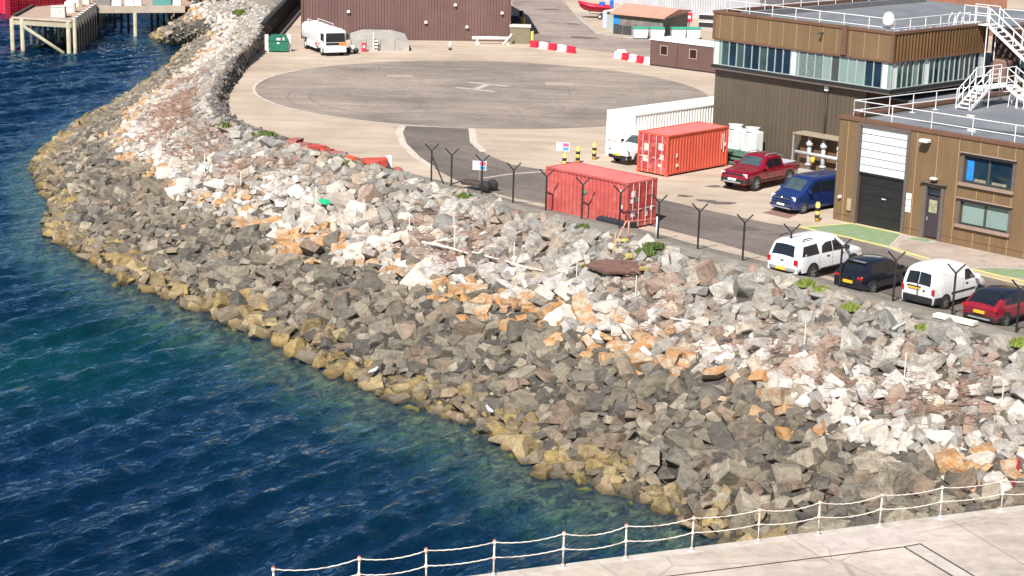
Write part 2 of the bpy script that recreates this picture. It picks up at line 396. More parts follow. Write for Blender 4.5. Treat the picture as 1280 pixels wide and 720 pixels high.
for px in ([(503,157.5),(499,166),(504,180),(520,196),(540,210)], [(590,161),(592,178),(605,190)]):
    band('road_edge_line', [W(*p)[:2] for p in px], .5, .015, pale_edge)
band('road_marking', [W(*p)[:2] for p in [(603,223),(640,217.5),(682,214.5),(720,213)]], .28, .016, worn_white)
band('yellow_line', [W(*p)[:2] for p in [(995,283),(1060,297),(1108,308),(1160,324),(1280,352),(1480,398)]], .22, .016, worn_yellow)
band('yellow_line', [W(*p)[:2] for p in [(1160,329),(1280,357),(1480,404)]], .12, .018, worn_yellow)
green_m = mat('green_floor_paint', (.18,.25,.135), .8, var=.15, vs=2, dirt=(.26,.26,.2), dscale=1.1, damt=.6)
ramp_q = [G(1.5,-.05), G(4.6,-.05), G(6.3,-3.5), G(1.2,-3.4)]
flat('green_ramp', [p[:2] for p in [G(1.45,-.04), G(4.65,-.04), G(6.1,-3.45), G(.35,-3.2)]], .012, green_m)
band('ramp_border', [p[:2] for p in [G(4.7,-.04), G(6.15,-3.45)]], .14, .017, worn_white)
band('ramp_border', [p[:2] for p in [G(1.4,-.04), G(.3,-3.2)]], .14, .017, worn_yellow)
band('ramp_border', [p[:2] for p in [G(1.4,-.16), G(4.7,-.16)]], .16, .019, worn_yellow)
forecourt = mat('worn_forecourt', (.36,.29,.245), .92, var=.3, vs=1.1, dirt=(.21,.17,.145), dscale=.55, damt=.75)
flat('forecourt', [p[:2] for p in [G(4.75,-.02), G(24,-.02), G(24,-4.4), G(15,-4.2), G(6.6,-3.3)]], .0085, forecourt)
flat('step_mat', [p[:2] for p in [G(5.2,-.95), G(6.8,-.95), G(6.95,-.05), G(5.5,-.05)]], .012, worn_white)
flat('step_mat', [p[:2] for p in [G(5.45,-.82), G(6.6,-.82), G(6.7,-.15), G(5.7,-.15)]], .016, green_m)
flat('verge_patch', [W(*p)[:2] for p in [(1222,335),(1290,337),(1480,385),(1480,392),(1290,349),(1240,343)]], .012, green_m)
band('verge_patch', [W(*p)[:2] for p in [(1215,334.5),(1290,336),(1480,384)]], .25, .017, worn_white)
drain_m = mat('rusty_drain', (.22,.12,.1), .8, var=.3, vs=6)
flat('drain_cover', [W(*p)[:2] for p in [(953,266),(985,273),(997,268),(968,262)]], .012, drain_m)
oil = mat('oil_stain', (.12,.1,.09), .7, var=.2)
for k, (x, y, r) in enumerate([(902,254,.5),(881,251,.35),(855,245,.3),(930,286,.55),(893,233,.3),(688,12,.8),(640,48,.7),(675,52,.6),(728,47,.9),(715,30,.5)]):
    p = W(x, y); n = 14
    flat('ground_stain', [(p.x+r*1.6*(1+.3*math.sin(3*t+k))*math.cos(t), p.y+r*(1+.25*math.cos(2*t+k))*math.sin(t)) for t in np.linspace(0, 6.283, n, endpoint=False)], .0125+.0005*(k%3), oil)
# upper yard asphalt, with kerbs
yard = m_asphalt('yard_asphalt', (.22,.18,.165), (.30,.25,.23), streak=(.5,1.2,1))
flat('yard_road', [W(*p)[:2] for p in [(642,54),(668,52),(720,60),(765,66),(812,70),(900,74),(1100,70),(1100,52),(880,50),(790,47),(748,42),(722,22),(705,2),(690,-12),(640,-12)]], .007, yard)
def kerb(px, w=.35, h=.12):
    mbk = MB(); P2 = [W(*p) for p in px]
    for a_, b2 in zip(P2[:-1], P2[1:]):
        d = (b2-a_).normalized(); n = Vector((-d.y, d.x, 0))*(w/2)
        q = [a_+n, a_-n, b2-n, b2+n]; mbk.prism([(v.x, v.y) for v in q], .003, h)
    return struct(mbk.build('kerb', concrete))
kerb([(722,22),(746,42)], .5); kerb([(748,42.5),(792,48.5)], .3)
# ------------------------------------------------------------------ ROCKS
def m_rock():
    m, nt, b = nodes('armour_rock')
    at = N(nt, 'ShaderNodeAttribute', attribute_name='tint'); st = N(nt, 'ShaderNodeAttribute', attribute_name='stain')
    n = noise(nt, 3.2, 6, .72); f = noise(nt, 11, 5, .75); s = noise(nt, 1.6, 5, .7, stretch=(1,1,2.6))
    c = mix(nt, .85, at.outputs['Color'], ramp(nt, n, [(.25,(.16,.15,.14)),(.5,(.5,.49,.48)),(.75,(.80,.78,.75))]), 'OVERLAY')
    c = mix(nt, .6, c, ramp(nt, f, [(.3,(.33,.33,.33)),(.7,(.67,.67,.67))]), 'OVERLAY')
    fac = ramp(nt, s, [(.42,(0,0,0)),(.6,(1,1,1))])
    mul = N(nt, 'ShaderNodeMath', operation='MULTIPLY'); nt.links.new(fac, mul.inputs[0]); nt.links.new(st.outputs['Alpha'], mul.inputs[1])
    c = mix(nt, mul.outputs[0], c, st.outputs['Color'])
    gz = nt.nodes.new('ShaderNodeNewGeometry'); sz = nt.nodes.new('ShaderNodeSeparateXYZ'); nt.links.new(gz.outputs['Position'], sz.inputs[0])
    wz = N(nt, 'ShaderNodeMath', operation='MULTIPLY_ADD'); nt.links.new(n, wz.inputs[0]); wz.inputs[1].default_value = -.7; nt.links.new(sz.outputs[2], wz.inputs[2])
    wet = N(nt, 'ShaderNodeMapRange'); nt.links.new(wz.outputs[0], wet.inputs[0]); wet.inputs[1].default_value = ZW-.10; wet.inputs[2].default_value = ZW-.28; wet.inputs[3].default_value = 0; wet.inputs[4].default_value = 1
    c = mix(nt, wet.outputs[0], c, mix(nt, 1.0, c, (.5,.47,.40), 'MULTIPLY'))   # stone soaked by the lapping water
    rg = N(nt, 'ShaderNodeMapRange'); nt.links.new(wet.outputs[0], rg.inputs[0]); rg.inputs[3].default_value = .88; rg.inputs[4].default_value = .3; nt.links.new(rg.outputs[0], b.inputs['Roughness'])
    nt.links.new(c, b.inputs['Base Color']); b.inputs['Specular IOR Level'].default_value = .25
    ad = N(nt, 'ShaderNodeMath', operation='ADD'); nt.links.new(n, ad.inputs[0]); nt.links.new(f, ad.inputs[1])
    bump(nt, b, ad.outputs[0], 1, .10); return m
rock_m = m_rock()
def rock_template(seed, lev):
    """angular block: a box cut by random planes; near ones get blunted edges and a rough skin"""
    r = np.random.default_rng(seed); ax = [1, .56+.36*r.random(), .34+.34*r.random()]
    bm = bmesh.new(); bmesh.ops.create_cube(bm, size=4)
    pl = []
    for k in range(3):
        for sg in (-1, 1):
            n = np.zeros(3); n[k] = sg; n += r.normal(size=3)*.14; n /= np.linalg.norm(n); pl.append((n, ax[k]*(.8+.3*r.random())))
    for k in range(3+seed % 4):
        n = r.normal(size=3); n /= np.linalg.norm(n); sup = math.sqrt(sum((n[i]*ax[i])**2 for i in range(3)))
        pl.append((n, sup*(.85+.25*r.random())))
    for n, dd in pl:
        bmesh.ops.bisect_plane(bm, geom=bm.verts[:]+bm.edges[:]+bm.faces[:], plane_co=Vector(n*dd), plane_no=Vector(n), clear_outer=True)
        ed = [e for e in bm.edges if e.is_boundary]
        if ed: bmesh.ops.holes_fill(bm, edges=ed, sides=0)
    bmesh.ops.remove_doubles(bm, verts=bm.verts[:], dist=.03)
    if lev >= 3: bmesh.ops.bevel(bm, geom=bm.edges[:], offset=.05 if lev == 4 else .04, segments=1, affect='EDGES', clamp_overlap=True)
    bmesh.ops.triangulate(bm, faces=bm.faces[:])
    if lev == 4:
        bmesh.ops.subdivide_edges(bm, edges=[e for e in bm.edges if e.calc_length() > .25], cuts=2, use_grid_fill=True)
        bmesh.ops.triangulate(bm, faces=bm.faces[:])
    bmesh.ops.recalc_face_normals(bm, faces=bm.faces[:])
    v = np.array([x.co[:] for x in bm.verts]); f = np.array([[x.index for x in fc.verts] for fc in bm.faces]); bm.free()
    if lev == 4:
        for k in range(5): kx = r.normal(size=3)*(3+k*2.2); v = v*(1+.013*np.sin(v@kx+r.random()*6))[:, None]
    return v, f
NT = 30
TPL = {l: [rock_template(100+k, l) for k in range(NT)] for l in (2, 3, 4)}
def rotm(r, tilt):
    a, bx, by = r.random()*2*math.pi, r.normal()*tilt, r.normal()*tilt
    c, s = math.cos(a), math.sin(a); Rz = np.array([[c,-s,0],[s,c,0],[0,0,1]])
    c, s = math.cos(bx), math.sin(bx); Rx = np.array([[1,0,0],[0,c,-s],[0,s,c]])
    c, s = math.cos(by), math.sin(by); Ry = np.array([[c,0,s],[0,1,0],[-s,0,c]])
    return Rx@Ry@Rz
SH = np.array([p[:] for p in shore]); CR = np.array([p[:] for p in crest])
seg_area = np.array([0]+[ (np.linalg.norm(SH[i+1]-SH[i])+np.linalg.norm(CR[i+1]-CR[i]))/2*np.linalg.norm((SH[i]-CR[i])) for i in range(NL-1)])
cum = np.cumsum(seg_area); 
def vnoise(x, y, s, seed=0):                                # cheap smooth 2-D noise
    x = x/s+seed*17.3; y = y/s-seed*9.1; xi, yi = math.floor(x), math.floor(y); fx, fy = x-xi, y-yi
    def h(a, b): return (math.sin(a*127.1+b*311.7+seed*7.7)*43758.5453) % 1
    fx = fx*fx*(3-2*fx); fy = fy*fy*(3-2*fy)
    return (h(xi,yi)*(1-fx)+h(xi+1,yi)*fx)*(1-fy)+(h(xi,yi+1)*(1-fx)+h(xi+1,yi+1)*fx)*fy
rocks = []; gridh = {}
def near_ok(x, y, d, cell=.6):
    ci, cj = int(x//cell), int(y//cell); R = int(1.4//cell)+1
    for a_ in range(ci-R, ci+R+1):
        for b_ in range(cj-R, cj+R+1):
            for (qx, qy, qd) in gridh.get((a_, b_), ()):
                if (qx-x)**2+(qy-y)**2 < ((qd+d)/2)**2: return False
    gridh.setdefault((ci, cj), []).append((x, y, d)); return True
def rock_class(u, x, y, r):
    bnd = .45+.12*(vnoise(x, y, 7, 3)-.5)+.07*(r.random()-.5)
    if u < .05+.04*vnoise(x, y, 3, 1) or (u < .13 and r.random() < .35):
        return 'weed'
    if u < bnd:
        if u > bnd-.07 and r.random() < .2: return 'rust'
        return 'tidal'
    if u < bnd+.075 and vnoise(x, y, 6, 5) > .26 and r.random() < .5: return 'rust'
    if u < bnd+.16 and vnoise(x, y, 4.2, 5) > .62 and r.random() < .5: return 'rust'
    if u < bnd+.28: return 'pale' if r.random() < .92 else 'tidal'
    if r.random() < .06: return 'pink'
    return 'upper'
PALE = [(.60,.57,.53),(.50,.48,.46),(.64,.60,.55),(.40,.38,.36),(.54,.46,.38),(.70,.68,.65),(.32,.30,.28),(.56,.53,.49)]
UPPER = [(.40,.365,.325),(.35,.34,.325),(.46,.42,.37),(.30,.285,.26),(.56,.53,.49),(.40,.33,.27),(.26,.255,.25),(.48,.46,.43)]
TID = [(.225,.195,.155),(.155,.14,.115),(.285,.25,.20),(.185,.17,.15),(.37,.325,.26),(.12,.112,.10),(.25,.19,.145),(.20,.175,.135)]
WEED = [(.34,.25,.11),(.27,.205,.11),(.38,.30,.17),(.24,.20,.14),(.31,.24,.16),(.20,.17,.13)]
def rock_cols(cl, u, r):
    if cl == 'weed':
        if u < -.02: k_ = .7+.6*r.random(); return (.30*k_, .28*k_, .11*k_), (.2,.27,.06,.6)
        return WEED[r.integers(len(WEED))], (.12,.1,.05,.7 if r.random() < .4 else .1)
    if cl == 'tidal': return TID[r.integers(len(TID))], ((.3,.27,.2,.5) if r.random() < .35 else (.07,.065,.06,.4))
    if cl == 'rust': return (.50,.43,.34) if r.random() < .55 else (.48,.35,.22), (.48,.21,.06,.8)
    if cl == 'pale': return PALE[r.integers(len(PALE))], ((.35,.32,.3,.45) if r.random() < .5 else (.6,.42,.25,.25))
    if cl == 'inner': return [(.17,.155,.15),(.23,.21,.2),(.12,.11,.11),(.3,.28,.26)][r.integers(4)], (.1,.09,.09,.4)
    if cl == 'pink': return (.36,.27,.22), (.28,.2,.16,.5)
    return UPPER[r.integers(len(UPPER))], (.2,.185,.15,.4)
for ps, ncand, smin, smax, f in ((0, 1500, .85, 1.2, .76), (1, 34000, .48, .80, .60), (2, 130000, .32, .46, .57), (3, 170000, .2, .3, .52)):
    for _ in range(ncand):
        t = rng.random()*cum[-1]; i = min(int(np.searchsorted(cum, t))-1, NL-2); fi = (t-cum[i])/max(seg_area[i+1], 1e-6)
        u = -.15+1.14*rng.random()
        p = slope_pt(i, u).lerp(slope_pt(i+1, u), fi)
        if p.y > 250 or p.y < 44 or p.x > 44: continue
        s = smin+(smax-smin)*rng.random()**1.6
        if p.y > 105: s *= .86
        if p.y > 120: s *= .84
        if p.y > 150: s *= .85
        if u < 0 and ps > 1: continue
        if u > .97 and s > .8: continue
        deb = u > .6 and vnoise(p.x, p.y, 5, 9) > .62
        if deb and s > .6 and rng.random() < .6: continue
        if ps == 3 and p.y > 160: continue
        if not near_ok(p.x, p.y, s*f): continue
        cl = rock_class(u, p.x, p.y, rng)
        if deb and rng.random() < .18: cl = 'pink'
        rocks.append((p.x, p.y, p.z+s*(.02+.10*rng.random())-(.2 if ps > 1 else 0)-(.22+.2*s if u < -.02 else 0), s, u, cl))
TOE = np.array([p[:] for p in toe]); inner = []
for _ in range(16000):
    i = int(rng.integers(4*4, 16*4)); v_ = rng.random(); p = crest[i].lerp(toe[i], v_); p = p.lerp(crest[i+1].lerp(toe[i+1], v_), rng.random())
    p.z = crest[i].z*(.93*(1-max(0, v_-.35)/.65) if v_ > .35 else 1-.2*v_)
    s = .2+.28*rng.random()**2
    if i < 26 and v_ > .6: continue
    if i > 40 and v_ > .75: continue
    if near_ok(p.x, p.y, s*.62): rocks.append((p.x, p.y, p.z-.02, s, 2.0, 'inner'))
print('ROCKS', len(rocks))
rocks.sort(key=lambda r_: -r_[3]/depth(r_[:3]))
def in_view(p):
    d = Vector(p)-CAM; k = F_PX/d.dot(fw); x = 640+k*d.dot(rt); y = 360-k*d.dot(up)
    return 10 < x < 1270 and 10 < y < 700, x, y
quay_line = (W(640,714,-1.2), W(1280,632,-1.2))
def visible(r_):
    ok, x, y = in_view(r_[:3])
    return ok and 1.5 > r_[4] > .03 and not (y > 700-(x-700)*.115 and x > 600)
NAMES = {
 'weed': ('wet_boulder', 'yellow-brown weed covered boulder along the waterline', 'boulders at the waterline'),
 'tidal': ('dark_boulder', 'dark grey-brown angular boulder in the tidal band above the waterline', 'dark tidal boulders'),
 'rust': ('stained_boulder', 'angular boulder stained rusty orange amid paler rocks', 'orange stained boulders'),
 'pale': ('pale_boulder', 'whitish-grey angular boulder in the pale band of the bank', 'pale boulders'),
 'pink': ('pinkish_boulder', 'pinkish-brown angular boulder on the upper bank', 'pinkish boulders'),
 'upper': ('grey_boulder', 'grey-beige angular boulder on the upper bank below the fence', 'upper bank boulders')}
single = []; rest = []
for r_ in rocks: (single if (len(single) < 292 and visible(r_)) else rest).append(r_)
def rock_xf(r_, lev, tv, seed):
    r = np.random.default_rng(seed); s = r_[3]*.62
    v = tv*(s*1.06)
    return v@rotm(r, .48).T
for k, r_ in enumerate(single):
    tv, tf = TPL[4][k*7 % NT]; v = rock_xf(r_, 4, tv, 5000+k)
    nm, lb, gp = NAMES[r_[5]]; me = bpy.data.meshes.new(nm); me.from_pydata(v.tolist(), [], tf.tolist())
    c, s_ = rock_cols(r_[5], r_[4], rng); me.materials.append(rock_m)
    for an, cv in (('tint', (*c, 1)), ('stain', s_)):
        a_ = me.attributes.new(an, 'FLOAT_COLOR', 'POINT'); a_.data.foreach_set('color', np.tile(cv, len(v)).astype(np.float32))
    o = bpy.data.objects.new(nm, me); C.objects.link(o); o.location = r_[:3]; tag(o, lb, 'boulder', gp)
VV = []; FF = []; T1 = []; T2 = []; off = 0
for k, r_ in enumerate(rest):
    dp = depth(r_[:3]); lev = 3 if (dp < 105 and r_[3] > .45) else 2
    tv, tf = TPL[lev][k*11 % NT]; v = rock_xf(r_, lev, tv, 9000+k)+np.array(r_[:3])
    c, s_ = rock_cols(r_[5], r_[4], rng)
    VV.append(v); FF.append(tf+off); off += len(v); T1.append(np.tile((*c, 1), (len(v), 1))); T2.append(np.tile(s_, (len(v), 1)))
VV = np.concatenate(VV).astype(np.float32); FF = np.concatenate(FF).astype(np.int32)
me = bpy.data.meshes.new('rock_armour'); me.vertices.add(len(VV)); me.vertices.foreach_set('co', VV.ravel())
me.loops.add(FF.size); me.loops.foreach_set('vertex_index', FF.ravel()); me.polygons.add(len(FF))
me.polygons.foreach_set('loop_start', np.arange(0, FF.size, 3, dtype=np.int32)); me.update(calc_edges=True)
me.polygons.foreach_set('use_smooth', np.zeros(len(FF), dtype=bool))
for an, T in (('tint', T1), ('stain', T2)):
    a_ = me.attributes.new(an, 'FLOAT_COLOR', 'POINT'); a_.data.foreach_set('color', np.concatenate(T).astype(np.float32).ravel())
me.materials.append(rock_m); o = bpy.data.objects.new('rock_armour', me); C.objects.link(o)
tag(o, 'smaller and farther rocks filling the whole sloping sea bank', 'rocks', kind='stuff')
# ================================================================== QUAY AND RAILING
quay_m = m_asphalt('quay_concrete', (.34,.30,.265), (.46,.41,.365), streak=(.5,1.3,1), rot=math.radians(-20), light=(.58,.52,.48))
QZ = -1.2
q0, q1 = W(640,714,QZ), W(1280,632,QZ); qd = (q1-q0).normalized(); qn = Vector((qd.y, -qd.x, 0))   # qn points to the camera side
def Q(s, t, z=0): return q0+qd*s+qn*t+Vector((0,0,z))
mb = MB()
qa, qb = Q(-40, 0), Q(60, 0); qc, qe = Q(60, 80), Q(-40, 80)
mb.prism([(p.x, p.y) for p in (qa, qb, qc, qe)], -12.3, QZ)
struct(mb.build('quay', quay_m))
mb = MB(); e = [Q(-39.9,-.03), Q(59.9,-.03), Q(59.9,.38), Q(-39.9,.38)]
mb.prism([(p.x, p.y) for p in e], QZ-.5, QZ+.012); struct(mb.build('quay_coping', mat('coping', (.44,.40,.355), .9, var=.16, vs=1.5, bmp=.4, dirt=(.3,.24,.19), dscale=1.1, damt=.6)))
gap_m = mat('dark_joint', (.04,.032,.03), .9); steel_pl = mat('pale_steel_plate', (.47,.42,.39), .7, var=.15, dirt=(.33,.28,.25), damt=.5)
def qp(px, py): return W(px, py, QZ)
for a_, b2, w_ in (((760,730),(1130,684),.05), ((1130,684),(1150,680),.05), ((1150,680),(1220,722),.06), ((1130,684),(1196,724),.06)):
    p, q = qp(*a_), qp(*b2); band('quay_joint', [p[:2], q[:2]], w_, QZ+.017, gap_m)
flat('steel_plate', [qp(*p)[:2] for p in [(1133,684),(1149,681),(1217,721),(1196,722)]], QZ+.009, steel_pl)
patch_m = mat('worn_concrete_patch', (.44,.38,.35), .9, var=.2, vs=1.2, dirt=(.3,.25,.24), dscale=1.5, damt=.6)
flat('quay_patch', [qp(*p)[:2] for p in [(1010,671),(1128,655),(1160,675),(1040,690)]], QZ+.006, patch_m)
for a_, b2 in (((745,702),(775,722)), ((980,668),(1040,706)), ((1180,645),(1290,712))):
    band('quay_joint', [qp(*a_)[:2], qp(*b2)[:2]], .025, QZ+.016, mat('faint_joint', (.3,.26,.24), .9))
rail = thing('quay_railing', 'white quayside railing of slim posts with two sagging chains', 'railing', Q(0,.2))
posts_px = [(342,756),(440,731),(530,728),(618,722),(705,711),(786,703),(866,690),(945,676),(1022,668),(1100,659),(1174,648),(1248,637)]
rp = []
for k, p in enumerate(posts_px):
    w_ = qp(*p); s = (w_-q0).dot(qd); rp.append(s)
rp += [rp[-1]+2.15*k for k in range(1, 9)]
# fit posts to an even spacing like the real ones
rust = mat('rust', (.30,.12,.06), .9, var=.3, vs=8)
rwhite = mat('railing_white', (.66,.62,.56), .6, var=.12, vs=4, dirt=(.36,.17,.09), dscale=2.6, damt=.85)
for k, s in enumerate(rp):
    mb = MB(); lean = .02*math.sin(k*2.3)
    base = Q(s, .2, 0); base = base-rail.location; base.z = 0
    tp = base+Vector((lean, .01, 1.16))
    mb.tube([base+Vector((0,0,.02)), tp], .029, 8); mb.cyl(base.x, base.y, 0, .03, .13, 10, 0); mb.cyl(base.x, base.y, .03, .12, .06, 8, 0)
    for z in (.62, 1.12):
        c_ = base+Vector((lean*z, 0, z)); mb.tube([c_-Vector((0,0,.055)), c_+Vector((0,0,.055))], .056, 8, 0)
    p_ = part(mb, 'post', [rwhite, rust], rail)
    mb = MB(); mb.tube([tp-Vector((0,0,.01)), tp+Vector((0,0,.055))], .045, 8); mb.build('post_cap', rust, p_)
for z in (.62, 1.12):
    for k in range(len(rp)-1):
        pts = []; sag = .15*(1 if z > 1 else .8)*(.8+.3*math.sin(k*1.7+z))
        for j in range(17):
            t = j/16; b_ = Q(rp[k]+(rp[k+1]-rp[k])*t, .2)-rail.location; pts.append((b_.x, b_.y, z-sag*4*t*(1-t)+(.012 if j % 2 else 0)))
        mb = MB(); mb.tube(pts, .018, 6, 0, True); part(mb, 'chain', rwhite, rail)
# ================================================================== PERIMETER FENCE
fpx = [(539,228),(564,234),(602,243),(641,254),(682,263),(727,274),(774,285),(822,298),(872,310),(928,325),(986,338),(1049,358),(1116,376),(1190,393),(1270,415)]
FP = [W(x, y+2, .3) for x, y in fpx]; FP.append(FP[-1]+(FP[-1]-FP[-2])); FP.append(FP[-1]+(FP[-1]-FP[-3])*.5)
fence = thing('chain_link_fence', 'black chain-link fence with forked Y-top posts above the rock bank', 'fence', (0,0,0))
fm = mat('fence_black', (.02,.016,.018), .6, var=.3)
for k, p in enumerate(FP):
    d = (FP[min(k+1,len(FP)-1)]-FP[max(k-1,0)]).normalized(); n = Vector((-d.y, d.x, 0))
    mb = MB(); b0 = Vector((p.x, p.y, -.1)); top = Vector((p.x, p.y, 2.28))
    mb.tube([b0, top], .05, 6)
    # the two arms of the fork lean to either side of the fence line
    for sg in (-1, 1): mb.tube([top, top+n*(.30*sg)+d*(.26*sg)+Vector((0,0,.42))], .042, 6)
    part(mb, 'post', fm, fence)
mb = MB(); p = FP[0]; mb.tube([p+Vector((0,0,1.75)), p+Vector((.75,.55,-.15)) if False else p+Vector((.9,-.55,-.2))], .045, 6)
part(mb, 'brace', fm, fence)
mb = MB()
for a_, b2 in zip(FP[:-1], FP[1:]):
    L = (b2-a_).length; nseg = int(L/.075)
    for j in range(nseg):
        t = j/nseg; q = a_.lerp(b2, t); dx = (b2-a_)/L*.002
        mb.add([(q.x-dx.x, q.y-dx.y, .0), (q.x+dx.x, q.y+dx.y, .0), (q.x+dx.x, q.y+dx.y, 2.1), (q.x-dx.x, q.y-dx.y, 2.1)], [(0,1,2,3)])
    for z in [.1+.09*i for i in range(23)]:
        mb.add([(a_.x,a_.y,z-.002),(b2.x,b2.y,z-.002),(b2.x,b2.y,z+.002),(a_.x,a_.y,z+.002)], [(0,1,2,3)])
part(mb, 'mesh', fm, fence)
mb = MB()
for a_, b2 in zip(FP[:-1], FP[1:]):
    for z in (2.12,): mb.tube([a_+Vector((0,0,z-.3)), b2+Vector((0,0,z-.3))], .004, 4)
part(mb, 'top_wire', fm, fence)
# ================================================================== VEHICLES
def chaikin(P, it=2):
    for _ in range(it):
        Q_ = [P[0]]
        for a_, b2 in zip(P[:-1], P[1:]):
            Q_ += [(a_[0]*.75+b2[0]*.25, a_[1]*.75+b2[1]*.25), (a_[0]*.25+b2[0]*.75, a_[1]*.25+b2[1]*.75)]
        P = Q_+[P[-1]]
    return P
class Car:
    """body lofted along a side profile; x forward, origin on the ground at mid-length"""
    def __init__(s, root, prof, hw, belt, tumble=.32, sill=.3, tuck=.05, rr=.10, crown=.05):
        s.root = root; s.P = chaikin(prof, 2); s.hw = hw; s.belt = belt; s.k = tumble; s.sill = sill; s.tuck = tuck; s.rr = rr; s.crown = crown
    def w(s, x): return float(np.interp(x, [p[0] for p in s.hw], [p[1] for p in s.hw]))
    def y(s, x, z, zt=9):
        w_ = s.w(x)*(1-s.tuck*max(0, (.5-z)/.3)); b_ = s.belt if not callable(s.belt) else s.belt(x)
        w_ *= 1-.02*max(0, min(1, (z-b_+.25)/.25))
        if z > b_: w_ -= s.k*(z-b_)
        q = (z-(zt-s.rr))/s.rr
        if q > 0: w_ -= s.rr*(1-math.sqrt(max(0, 1-min(q, 1)**2)))
        return max(w_, .02)
    def z_at(s, x):
        return float(np.interp(x, [p[0] for p in s.P], [p[1] for p in s.P]))
    def ring(s, x, zt):
        zb = min(s.sill, zt-.03); sf = [0,.12,.28,.45,.6,.74,.86,.94,1]; R = []
        for f in sf: z = zb+(zt-zb)*f; R.append((x, s.y(x, z, zt), z))
        ye = R[-1][1]
        for f in (.8,.45,0): R.append((x, ye*f, zt+s.crown*(1-f*f)))
        return R
    def body(s, mats, matfn=None, name='body'):
        mb = MB(); rings = []
        for x, zt in s.P:
            h = s.ring(x, zt); full = h+[(p[0], -p[1], p[2]) for p in h[-2::-1]]; rings.append(full)
        n = len(rings[0]); v = sum(rings, []); f = []
        for i in range(len(rings)-1):
            for k in range(n-1): f.append((i*n+k, i*n+k+1, (i+1)*n+k+1, (i+1)*n+k))
            f.append((i*n+n-1, i*n, (i+1)*n, (i+1)*n+n-1))
        f.append(tuple(range(n-1, -1, -1))); f.append(tuple(range(len(v)-n, len(v))))
        mb.add(v, f)
        if matfn:
            for i, fc in enumerate(mb.f):
                c = sum((Vector(mb.v[j]) for j in fc), Vector())/len(fc); mb.m[i] = matfn(c)
        o = mb.build(name, mats, s.root); smooth_by_angle(o, 35); return o
    def top_pt(s, u, yf, off=0):
        n = len(s.P)-1; k = min(int(u*n), n-1); t = u*n-k
        x = s.P[k][0]*(1-t)+s.P[k+1][0]*t; z = s.P[k][1]*(1-t)+s.P[k+1][1]*t
        ye = s.y(x, z, z); d = Vector((s.P[k+1][0]-s.P[k][0], 0, s.P[k+1][1]-s.P[k][1])).normalized()
        nn = Vector((-d.z, 0, d.x))
        return Vector((x, ye*yf, z+s.crown*(1-yf*yf)))+nn*off
    def top_patch(s, cond, yw, m, name, off=.012, parent=None, label=None):
        n = 80; us = [u for u in np.linspace(0, 1, n*4) if cond(s.top_pt(u, 0))]
        if not us: return None
        us = np.linspace(us[0], us[-1], 7); ys_ = np.linspace(-1, 1, 9) if not isinstance(yw, tuple) else np.linspace(yw[0], yw[1], 5)
        k_ = 1 if isinstance(yw, tuple) else yw
        v = [tuple(s.top_pt(u, y_*k_, off)) for u in us for y_ in ys_]; m_ = len(ys_)
        f = [(i*m_+j, i*m_+j+1, (i+1)*m_+j+1, (i+1)*m_+j) for i in range(6) for j in range(m_-1)]
        mb = MB(); mb.add(v, f); o = mb.build(name, m, parent or s.root, smooth=True)
        if label: o['label'] = label
        return o
    def side(s, poly, m, name, off=.012, thick=.0, both=True, parent=None):
        """panel with corner points (x,z) laid on the side; one mesh per side"""
        outs = []
        for sg in ((1, -1) if both else (-1,)):
            n = len(poly); cx = sum(p[0] for p in poly)/n; cz = sum(p[1] for p in poly)/n
            dense = []
            for i in range(n):
                a_, b2 = poly[i], poly[(i+1)%n]
                for t in (0, .33, .66): dense.append((a_[0]*(1-t)+b2[0]*t, a_[1]*(1-t)+b2[1]*t))
            rings = []
            for sc in (1, .5): rings += [(cx+(p[0]-cx)*sc, cz+(p[1]-cz)*sc) for p in dense]
            zt = lambda x: s.z_at(x)
            v = [(p[0], sg*(s.y(p[0], p[1])+off), p[1]) for p in rings]+[(cx, sg*(s.y(cx, cz)+off), cz)]
            N_ = len(dense); f = [(i, (i+1)%N_, N_+(i+1)%N_, N_+i) for i in range(N_)]+[(N_+i, N_+(i+1)%N_, 2*N_) for i in range(N_)]
            if sg < 0: f = [tuple(reversed(q)) for q in f]
            mb = MB(); mb.add(v, f); o = mb.build(name, m, parent or s.root, smooth=True); outs.append(o)
        return outs
